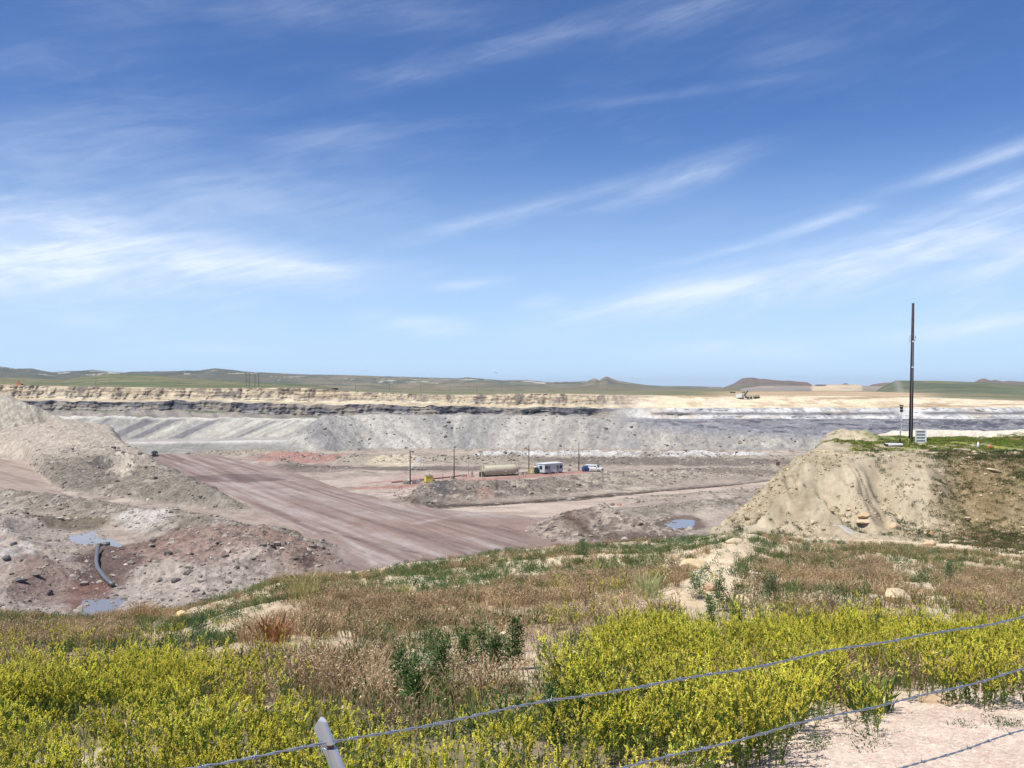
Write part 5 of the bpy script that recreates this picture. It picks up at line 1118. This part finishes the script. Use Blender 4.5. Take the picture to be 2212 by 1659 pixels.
# pump cabinets left of the tank
def place(name, u, v, rz, lab, cat, g=None): return empty(name, on_pit(u, v), rz, lab, cat, g)
e = place('pump_cabinet', 1019, 1030.5, R(20), 'tall beige pump cabinet with white box on a pad left of the tank', 'cabinet'); MB().box((0, 0, .1), (1.6, 1.2, .2)).build('pad', conc, e); MB().box((.1, 0, 1.0), (.55, .5, 1.6)).build('housing', beige, e, bevel=.03); MB().box((-.45, 0, 1.35), (.35, .3, .35)).build('meter', lamp_w, e)
cone(on_pit(1008, 1031), .7, orange, 'small orange cone by the pump cabinet left of the tank')
# office trailer ----------------------------------------------------------------
e = empty('office_trailer', on_pit(1176.5, 1024.5), R(38), 'white and grey site office trailer on a skid with two doors', 'trailer'); Lx, Wy, Hz = 7.3, 3.5, 2.55; z0 = .45
MB().box((Lx / 2, Wy / 2, z0 + Hz / 2), (Lx, Wy, Hz)).build('wall', offw, e)
MB().box((Lx / 2, Wy / 2, z0 + Hz + .09), (Lx + .3, Wy + .3, .16)).build('roof', white, e, bevel=.03)
MB().box((Lx / 2, .3, .28), (Lx * .94, .2, .3)).box((Lx / 2, Wy - .3, .28), (Lx * .94, .2, .3)).build('skid', dark, e)
for x0_ in (1.75, 5.2):
    dd = MB().box((x0_, -.02, z0 + 1.08), (.85, .06, 2.05)).build('door', beige, e); MB().box((x0_ + .3, -.07, z0 + 1.0), (.08, .05, .12)).build('door_handle', dark, dd); MB().box((x0_, -.07, z0 + 1.55), (.4, .03, .6)).build('door_window', glass, dd)
for x0_, w_ in ((.7, 1.0), (6.5, .95)):
    w2 = MB().box((x0_, -.02, z0 + 1.5), (w_ + .14, .05, 1.15)).build('window', grey_p, e); MB().box((x0_, -.055, z0 + 1.5), (w_, .03, 1.0)).build('pane', glass, w2)
w2 = MB().box((-.02, 1.75, z0 + 1.45), (.05, 1.3, 1.1)).build('window', dark, e); MB().box((-.055, 1.75, z0 + 1.45), (.03, 1.1, .9)).build('pane', glass, w2)
st = MB(); 
for i in range(3): st.box((1.75, -.35 - .28 * i, .38 - .13 * i), (.9, .28, .05))
st.tube([(1.3, -.1, .5), (1.3, -1.1, .1)], .03, 5).build('steps', grey_p, e)
st = MB(); st.tube([(3.0, -.06, 1.35), (3.7, -1.1, .15)], .05, 6); st.build('handrail', lamp_w, e); st = MB(); st.tube([(3.9, -.06, 1.35), (4.6, -1.1, .15)], .05, 6); st.build('handrail', lamp_w, e)
# portable toilets ---------------------------------------------------------------
def toilet():
    e = empty('portable_toilet', (0, 0, 0)); MB().box((0, 0, 1.02), (1.16, 1.16, 1.9)).build('cabin', green_p, e, bevel=.04)
    MB().box((0, 0, .06), (1.25, 1.25, .12)).build('base', dark, e); MB().prism([(-.62, 1.96), (.62, 1.96), (.55, 2.12), (.2, 2.2), (-.2, 2.2), (-.55, 2.12)], -.62, .62).build('roof', lamp_w, e)
    dr_ = MB().box((0, -.60, 1.0), (.8, .04, 1.75)).build('door', green_p, e); MB().box((.3, -.63, 1.0), (.07, .04, .16)).build('door_handle', dark, dr_); MB().tube([(.45, .5, .3), (.45, .5, 2.45)], .05, 6).build('vent_pipe', dark, e); return e
tl = toilet(); G = 'portable toilets in front of the office trailer'
for i, (u, v, lab, rz) in enumerate([(1158, 1023.2, 'dark green portable toilet with white roof, left of the yellow stairs gap', R(18)), (1166.5, 1020.5, 'dark green portable toilet half hidden behind the other two', R(18)), (1176.3, 1023.4, 'dark green portable toilet nearest the trailer windows, right of the group', R(14))]):
    o = tl if i == 0 else copy_tree(tl); o.location = on_pit(u, v); o.rotation_euler = (0, 0, rz); tag(o, lab, 'toilet', G)
bpy.context.view_layer.update()
tl['label'] = 'dark green portable toilet with white roof, beside the yellow stairs'
# yellow crossover stairs
e = place('crossover_stairs', 1147.5, 1023.5, R(12), 'yellow steel crossover stairs between the pole and green toilets', 'stairs')
for s in (-1, 1):
    for yy in (-.4, .4):
        b_ = MB(); b_.tube([(s * 1.1, yy, 0), (s * .35, yy, 1.0)], .05, 6).tube([(s * 1.1, yy, .9), (s * .35, yy, 1.95)], .04, 6).tube([(s * 1.1, yy, 0), (s * 1.1, yy, .9)], .04, 6).tube([(s * .35, yy, 0), (s * .35, yy, 1.95)], .045, 6); b_.build('rail', yel, e)
    b_ = MB()
    for i in range(4): b_.box((s * (1.0 - i * .17), 0, .15 + i * .24), (.24, .8, .04))
    b_.build('steps', yel, e)
MB().box((0, 0, 1.0), (.8, .84, .05)).build('platform', yel, e)
# yellow generator box
e = place('switch_box', 926, 1042, R(24), 'yellow metal equipment box with dark slots beside the leftmost pole', 'equipment box')
MB().box((0, 0, 1.0), (2.1, 1.5, 1.75)).build('housing', yel, e, bevel=.03); MB().box((0, 0, 1.92), (2.2, 1.6, .09)).build('roof', grey_p, e); MB().box((0, 0, .06), (2.2, 1.6, .12)).build('base', dark, e)
for i in range(5): MB().box((-.7 + i * .34, -.765, 1.4 - .1 * (i % 2)), (.14, .03, .35)).build('vent_slot', rust, e)
for i in range(3): MB().tube([(.1 + .22 * i, 0, 1.96), (.1 + .22 * i, 0, 2.5 - .1 * i)], .06, 6).build('bushing', grey_p, e)
MB().box((1.5, .1, .35), (.7, .6, .6)).build('side_unit', grey_p, e)
# concrete blocks
G = 'concrete blocks in the fuel yard'
for i, (u, v, w_, lab) in enumerate([(874, 1045.3, 1.0, 'grey concrete block, leftmost of the row at the leftmost pole'), (882, 1044.8, .8, 'grey concrete block, second of the row at the leftmost pole'), (893.5, 1045.2, .8, 'pale grey block just right of the leftmost pole'), (901, 1044.8, 1.4, 'long dark grey block right of the leftmost pole'), (948, 1040.2, .9, 'single concrete block just left of the yellow box'), (976, 1034.2, .9, 'concrete block left of the second wooden pole'), (1000, 1030.6, 1.0, 'concrete block between second pole and pump cabinet'), (1229, 1017.4, 1.0, 'pale block standing on red dirt right of the trailer'), (1128, 1025, .9, 'grey block between the tank and the third pole'), (1137, 1024.5, .8, 'small grey block at the foot of the third pole')]):
    if i == 4: u = 907.5
    o = MB().box((0, 0, .45), (w_, .7, .85), top=.94).build('concrete_block', conc, bevel=.05); o.location = on_pit(u, v); o.rotation_euler = (0, 0, R(15 + 7 * (i % 3))); tag(o, lab, 'block', G)
o = MB().box((0, 0, .4), (.8, .5, .8)).build('sign_board', lamp_w, bevel=.02); o.location = on_pit(884, 1040.5); tag(o, 'small white box just behind the concrete blocks by the leftmost pole', 'box')
# pipes lying along the yard edge
def pipe(pts, rad, label, mat=rust, name='pipeline', dz=.15):
    q = []
    for k in range(len(pts) - 1):
        for j in range(6):
            t = j / 6; u = pts[k][0] * (1 - t) + pts[k + 1][0] * t; v = pts[k][1] * (1 - t) + pts[k + 1][1] * t; x, y, z = at(u, v); q.append((x, y, pz(x, y) + dz))
    x, y, z = at(*pts[-1]); q.append((x, y, pz(x, y) + dz)); o = MB().tube(q, rad, 8).build(name, mat); return tag(o, label, 'pipe')
pipe([(846, 1043.5), (915, 1037.5), (962, 1032.5), (1008, 1027)], .16, 'long dark brown pipe lying along the pale track behind the yellow box')
pipe([(1118, 1023), (1140, 1021.5)], .12, 'short brown pipe right of the tank on red dirt')
# standing hose hoops
G = 'rusty steel hoops marking the track edge'
for u, v, h, rz, lab in [(865, 1060.5, 1.2, 0, 'rusty hoop at the left end of the red dirt strip'), (1045, 1037, 1.5, .6, 'rusty hoop on the red bank below the tank'), (1133.5, 1031.5, 1.5, .2, 'rusty hoop on the red bank below the third pole'), (936, 1048.5, 2.2, .3, 'leaning rusty hoop below the yellow box'), (956, 1036.5, 1.8, 1.2, 'thin brown hoop standing right of the yellow box')]:
    q = [(-.28, 0, 0)] + [(-.28 * math.cos(a_), 0, h - .28 + .28 * math.sin(a_)) for a_ in np.linspace(0, math.pi, 7)] + [(.28, 0, 0)]
    o = MB().tube(q, .045, 6).build('hoop', rust); o.location = on_pit(u, v); o.rotation_euler = (0, 0, rz); tag(o, lab, 'hoop', G)
# white loading stairs behind the leftmost pole
e = place('loading_stairs', 884, 1015.5, R(14), 'tall white steel stairway with platform standing in the mud', 'stairs'); 
for yy in (-.5, .5):
    b_ = MB(); b_.box((1.75, yy, 1.8), (.12, .08, 5.0), ry=R(45)); b_.build('stringer', white, e); b_ = MB(); b_.tube([(0, yy, .9), (3.4, yy, 4.3), (4.6, yy, 4.3)], .04, 6)
    for k in range(5): b_.tube([(k * .85, yy, k * .85), (k * .85, yy, k * .85 + .9)], .03, 5)
    b_.build('handrail', white, e)
b_ = MB()
for i in range(13): b_.box((.1 + i * .275, 0, .15 + i * .27), (.34, .92, .07))
b_.build('treads', white, e); MB().box((4.1, 0, 3.5), (1.3, 1.1, .12)).build('platform', white, e)
for x_ in (3.6, 4.6):
    for yy in (-.5, .5): MB().tube([(x_, yy, 0), (x_, yy, 3.45)], .05, 6).build('leg', white, e)
MB().tube([(1.6, -.5, 0), (3.6, -.5, 1.6)], .04, 5).tube([(3.6, -.5, .8), (1.5, -.5, 1.4)], .04, 5).build('brace', white, e)
# dumpster, van, pickup ------------------------------------------------------------
e = place('dumpster', 1265, 1018.2, R(8), 'blue metal dumpster with sloping lid beside the white van', 'dumpster')
MB().prism([(-1.05, .1), (1.05, .1), (1.05, 1.1), (.2, 1.75), (-.25, 1.75), (-1.05, 1.35)], -.8, .8).build('bin', blue, e); MB().box((.1, -.85, .75), (1.3, .1, .12)).build('lift_pocket', dark, e)
def wheel(e, x, y, r=.38, w=.26):
    t = MB().tube([(x, y - w / 2, r), (x, y + w / 2, r)], r, 18).build('wheel', black, e); s = -1 if y < 0 else 1
    MB().tube([(x, y + s * (w / 2 - .02), r), (x, y + s * (w / 2 + .015), r)], r * .56, 12).build('rim', chrome, t)
def vehicle(name, p, rz, label, cat, lower, body, cab, wins, L, Wd, mat, low_mat, rear_cut=None):
    e = empty(name, p, rz, label, cat); MB().prism(lower, -Wd / 2, Wd / 2).build('lower_body', low_mat, e, bevel=.04)
    MB().prism(body, -Wd / 2 + .01, Wd / 2 - .01).build('body', mat, e, bevel=.05)
    zc0 = min(q[1] for q in cab); MB().prism(cab, -Wd / 2 + .03, Wd / 2 - .03, lambda z: 1 - .16 * (z - zc0)).build('cabin', mat, e, bevel=.04)
    return e
# long white van: x forward
e = vehicle('passenger_van', on_pit(1282.5, 1018.3), R(-22), 'white long passenger van with tan lower body beside the blue dumpster', 'van',
    [(-2.75, .35), (2.75, .35), (2.8, .75), (-2.8, .75)], [(-2.8, .76), (2.8, .76), (2.82, 1.02), (2.7, 1.16), (1.75, 1.28), (-2.78, 1.28)],
    [(-2.74, 1.24), (1.72, 1.24), (1.05, 2.02), (.8, 2.1), (-2.5, 2.1), (-2.68, 2.02)], None, 5.6, 2.0, white, beige)
for s in (-1, 1):
    for x0_, x1_ in ((-2.55, -1.35), (-1.15, -.8), (-.6, -.1), (.15, .95)):
        MB().prism([(x0_, 1.4), (x1_ + (.22 if x1_ > .9 else 0), 1.4), (x1_, 1.9), (x0_, 1.9)], s * .905 - .02, s * .905 + .02).build('window', glass, e)
    for x_ in (-1.75, 1.85): wheel(e, x_, s * .88)
    MB().box((2.8, s * .72, .95), (.06, .34, .22)).build('headlight', chrome, e); MB().box((1.25, s * 1.1, 1.42), (.14, .16, .26)).build('mirror', black, e)
MB().add([(1.68, -.82, 1.32), (1.68, .82, 1.32), (1.14, .72, 1.96), (1.14, -.72, 1.96), (1.73, -.82, 1.32), (1.73, .82, 1.32), (1.19, .72, 1.96), (1.19, -.72, 1.96)], [(0, 1, 2, 3), (7, 6, 5, 4), (0, 4, 5, 1), (1, 5, 6, 2), (2, 6, 7, 3), (3, 7, 4, 0)]).build('windscreen', glass, e)
MB().box((2.82, 0, .9), (.05, 1.0, .25)).build('grille', dark, e); MB().box((2.85, 0, .5), (.12, 1.9, .22)).build('bumper', dark, e)
cone(on_pit(1274, 1019), .6, lamp_w, 'small white marker between the blue dumpster and the van', 'marker_cone')
# dark pickup driving towards the camera
e = vehicle('pickup_truck', (0, 0, 0), R(-98 + 30), 'dark pickup truck driving down the haul road, headlights glinting', 'pickup',
    [(-2.8, .42), (2.75, .42), (2.85, .75), (-2.85, .75)], [(-2.85, .76), (2.85, .76), (2.85, 1.05), (2.7, 1.2), (1.2, 1.28), (-2.85, 1.25)],
    [(-.95, 1.22), (1.3, 1.22), (.6, 1.86), (.3, 1.92), (-.75, 1.92)], None, 5.7, 2.0, darkcar, darkcar)
x, y, z = at(334.5, 985.5); e.location = (x, y, pz(x, y)); e.rotation_euler = (0, 0, R(-72))
for s in (-1, 1):
    for x_ in (-1.8, 1.8): wheel(e, x_, s * .9, .42)
    MB().prism([(-.75, 1.3), (1.0, 1.3), (.55, 1.78), (-.65, 1.78)], s * .92 - .02, s * .92 + .02).build('window', glass, e)
    MB().box((2.84, s * .76, .98), (.08, .38, .2)).build('headlight', lamp_w, e); MB().box((.95, s * 1.12, 1.42), (.14, .2, .24)).build('mirror', black, e)
MB().add([(1.27, -.82, 1.28), (1.27, .82, 1.28), (.68, .74, 1.84), (.68, -.74, 1.84), (1.32, -.82, 1.28), (1.32, .82, 1.28), (.73, .74, 1.84), (.73, -.74, 1.84)], [(0, 1, 2, 3), (7, 6, 5, 4), (0, 4, 5, 1), (1, 5, 6, 2), (2, 6, 7, 3), (3, 7, 4, 0)]).build('windscreen', glass, e)
MB().box((2.87, 0, .95), (.05, 1.05, .3)).build('grille', dark, e); MB().box((2.9, 0, .6), (.14, 1.95, .24)).build('bumper', dark, e)
MB().box((-.1, 0, 2.0), (.25, 1.1, .12)).build('light_bar', dark, e)
# rusty sign by the branch road
e = place('sign', 1680.5, 1021, 0, 'small square brown sign on a short post left of the sandy mound', 'sign'); MB().box((0, 0, 1.0), (1.2, .05, 1.1)).build('panel', rust, e); MB().tube([(0, .06, -.1), (0, .06, 1.4)], .05, 6).build('post', dark, e)
# bent culvert pipe
pts = [(238, 1186), (228, 1186), (217, 1188), (211, 1196), (208.5, 1208), (208, 1220), (211, 1232), (217, 1241), (226, 1252), (236, 1262), (244, 1269)]
q = []
for i, (u, v) in enumerate(pts):
    x, y, z = pit_at(u, v + 2); q.append((x, y, max(z, -26.1) + .42 + (.5 if i < 4 else 0)))
o = MB().tube(q, .28, 14).build('drain_pipe', rubber_pipe, None, True); tag(o, 'thick grey bent plastic drain pipe lying in the brown mud between puddles', 'pipe')
o = MB().tube([pit_at(186 / 3 * 1.0 + 0, 1081)[:2] + (pit_at(62, 1081)[2] + .2,), pit_at(70, 1090)[:2] + (pit_at(70, 1090)[2] + .1,)], .1, 6).build('scrap_pipe', rust); tag(o, 'short rusty scrap pipe lying on the berm at left', 'scrap')

# distant machines and poles ---------------------------------------------------------
def far_p(u, v, d): return ((u - U0) / F * d, d, (V0 - v) / F * d)
e = empty('mining_shovel', far_p(1601, 861, 735), R(-10), 'white mining shovel with raised dark boom on the cream bench', 'mining shovel')
MB().box((-1.8, 0, 2.2), (4.6, 3.4, 3.0)).build('house', white, e, bevel=.1); MB().box((0, 0, .45), (4.6, 3.2, .8)).build('tracks', dark, e); MB().box((1.3, -.4, 2.1), (2.0, 1.8, 2.2)).build('cab', grey_p, e, bevel=.1)
MB().box((3.9, 0, 4.3), (1.0, .9, 5.2), ry=R(35)).build('boom', green_p, e); MB().box((2.6, 0, 3.7), (.35, .5, 2.6), ry=R(-30)).build('stick', dark, e); MB().box((3.6, -.2, 1.4), (1.6, 1.6, 1.8), top=.7).build('bucket', dark, e)
def htruck():
    e = empty('haul_truck', (0, 0, 0)); MB().prism([(-2.3, 1.2), (1.0, 1.2), (2.4, 2.9), (-2.5, 2.7)], -1.3, 1.3).build('dump_bed', beige, e); MB().box((1.5, 0, 1.3), (1.3, 2.3, 1.3)).build('cab', beige, e)
    MB().box((0, 0, .8), (4.6, 1.5, .5)).build('chassis', dark, e)
    for x_ in (-1.4, 1.5):
        for s in (-1, 1): MB().tube([(x_, s * 1.0 - .3, .75), (x_, s * 1.0 + .3, .75)], .75, 12).build('wheel', black, e)
    return e
ht = htruck(); G = 'haul trucks on the far bench'
for i, (u, v, d, s, rz, lab) in enumerate([(1619, 861.3, 733, 1.0, 0, 'haul truck parked right of the white mining shovel'), (1583, 849.7, 905, 1.05, R(180), 'haul truck on the skyline bench up left of the mining shovel'), (1634, 861, 735, 1.05, R(20), 'tan haul truck, right one of the two by the mining shovel'), (1606, 848.6, 920, .7, 0, 'low haul truck behind the shovel boom')]):
    o = ht if i == 0 else copy_tree(ht); o.location = far_p(u, v, d); o.scale = (s,) * 3; o.rotation_euler = (0, 0, rz); tag(o, lab, 'haul truck', G)
e = empty('drill_rig', far_p(41, 832.5, 736), 0, 'orange drilling machine with dark slanted mast on the left pit rim', 'drill rig')
e.scale = (.72, .8, .85); MB().box((0, 0, .9), (7.0, 3, 1.5)).build('body', paint('faded_orange', (206, 120, 80), .7), e, bevel=.1); MB().box((-.5, 0, 2.1), (3.2, 2.4, 1.2)).build('cab', MAT['faded_orange'], e); MB().tube([(-1.4, 0, 1.8), (.4, 0, 5.8)], .22, 6).build('mast', dark, e); MB().box((3.2, 0, .7), (2.0, 2.6, 1.0)).build('tracks', dark, e)
def dpole(): 
    e = empty('power_pole', (0, 0, 0)); MB().tube([(0, 0, -1.5), (0, 0, 10)], [.24, .16], 6).build('shaft', wood, e); MB().box((0, 0, 9.2), (2.2, .16, .18)).build('crossarm', wood, e); return e
dp = dpole(); G = 'distant power poles on the plateau'
names = ['leftmost', 'second from left', 'third from left', 'fourth from left', 'fifth from left', 'rightmost']
D_ = [(u, v, d, s, 'distant power pole in the row below the far hills, %s of six' % names[i]) for i, (u, v, d, s) in enumerate([(768, 842.5, 1280, 1.1), (841, 846.5, 1280, 1.15), (909, 849.5, 1200, 1.0), (972, 849.5, 1200, 1.0), (1030, 848.5, 1200, 1.0), (1084, 848.5, 1200, .95)])]
D_ += [(531.7, 832.5, 960, 1.35, 'tall pole on the left green hill, leftmost of the two pairs'), (538.3, 832.5, 960, 1.35, 'tall pole on the left green hill, right pole of the left pair'), (550.7, 833.5, 955, 1.2, 'tall pole on the left green hill, left pole of the right pair'), (558.7, 833.5, 955, 1.35, 'tall pole on the left green hill, rightmost of the two pairs'),
       (207, 833, 830, .6, 'lone small pole on the green hill between the rig and the pole pairs'), (51, 823, 1000, .35, 'tiny left pole of the pair above the orange drill rig'), (54.5, 823, 1000, .38, 'tiny right pole of the pair above the orange drill rig')]
for i, (u, v, d, s, lab) in enumerate(D_):
    o = dp if i == 0 else copy_tree(dp); o.location = far_p(u, v, d); o.scale = (s * .8, s * .8, s); tag(o, lab, 'power pole', G)
# bird
b_ = MB(); b_.add([(0, 0, 0), (-.55, .1, .22), (-.28, -.12, .16), (0, .25, .02), (.5, .1, .10), (.3, -.1, .05), (.0, -.3, 0), (0, 0, -.09)], [(0, 3, 1, 2), (0, 5, 4, 3), (0, 2, 6), (0, 6, 5), (7, 6, 2), (7, 5, 6), (7, 3, 5), (7, 2, 3)])
o = b_.build('bird', black); o.location = far_p(1072, 805.5, 170); tag(o, 'small dark bird flying above the far hills', 'bird')
bpy.context.view_layer.update()

# ------------------------------------------------------------------ haze: thin air around the whole place
hz = MB().box((0, 19000, 54), (48000, 39500, 178)).build('haze', None) if False else None
me = bpy.data.meshes.new('haze'); hm = bpy.data.materials.new('haze_air'); hm.use_nodes = True; hm.node_tree.nodes.clear(); T = NT(hm.node_tree)
pv = T.n('ShaderNodeVolumePrincipled'); pv.inputs['Color'].default_value = (0.80, 0.88, 1.0, 1); pv.inputs['Density'].default_value = 0.00004; pv.inputs['Anisotropy'].default_value = 0.2
o_ = T.n('ShaderNodeOutputMaterial'); T.l(pv.outputs[0], o_.inputs['Volume'])
m2_ = MB().box((0, 7300, 54), (22000, 15400, 180)); me.from_pydata(m2_.V, [], m2_.F); me.materials.append(hm)
ho = bpy.data.objects.new('haze', me); col.objects.link(ho); tag(ho, 'thin pale haze softening the far hills', 'haze', kind='stuff')
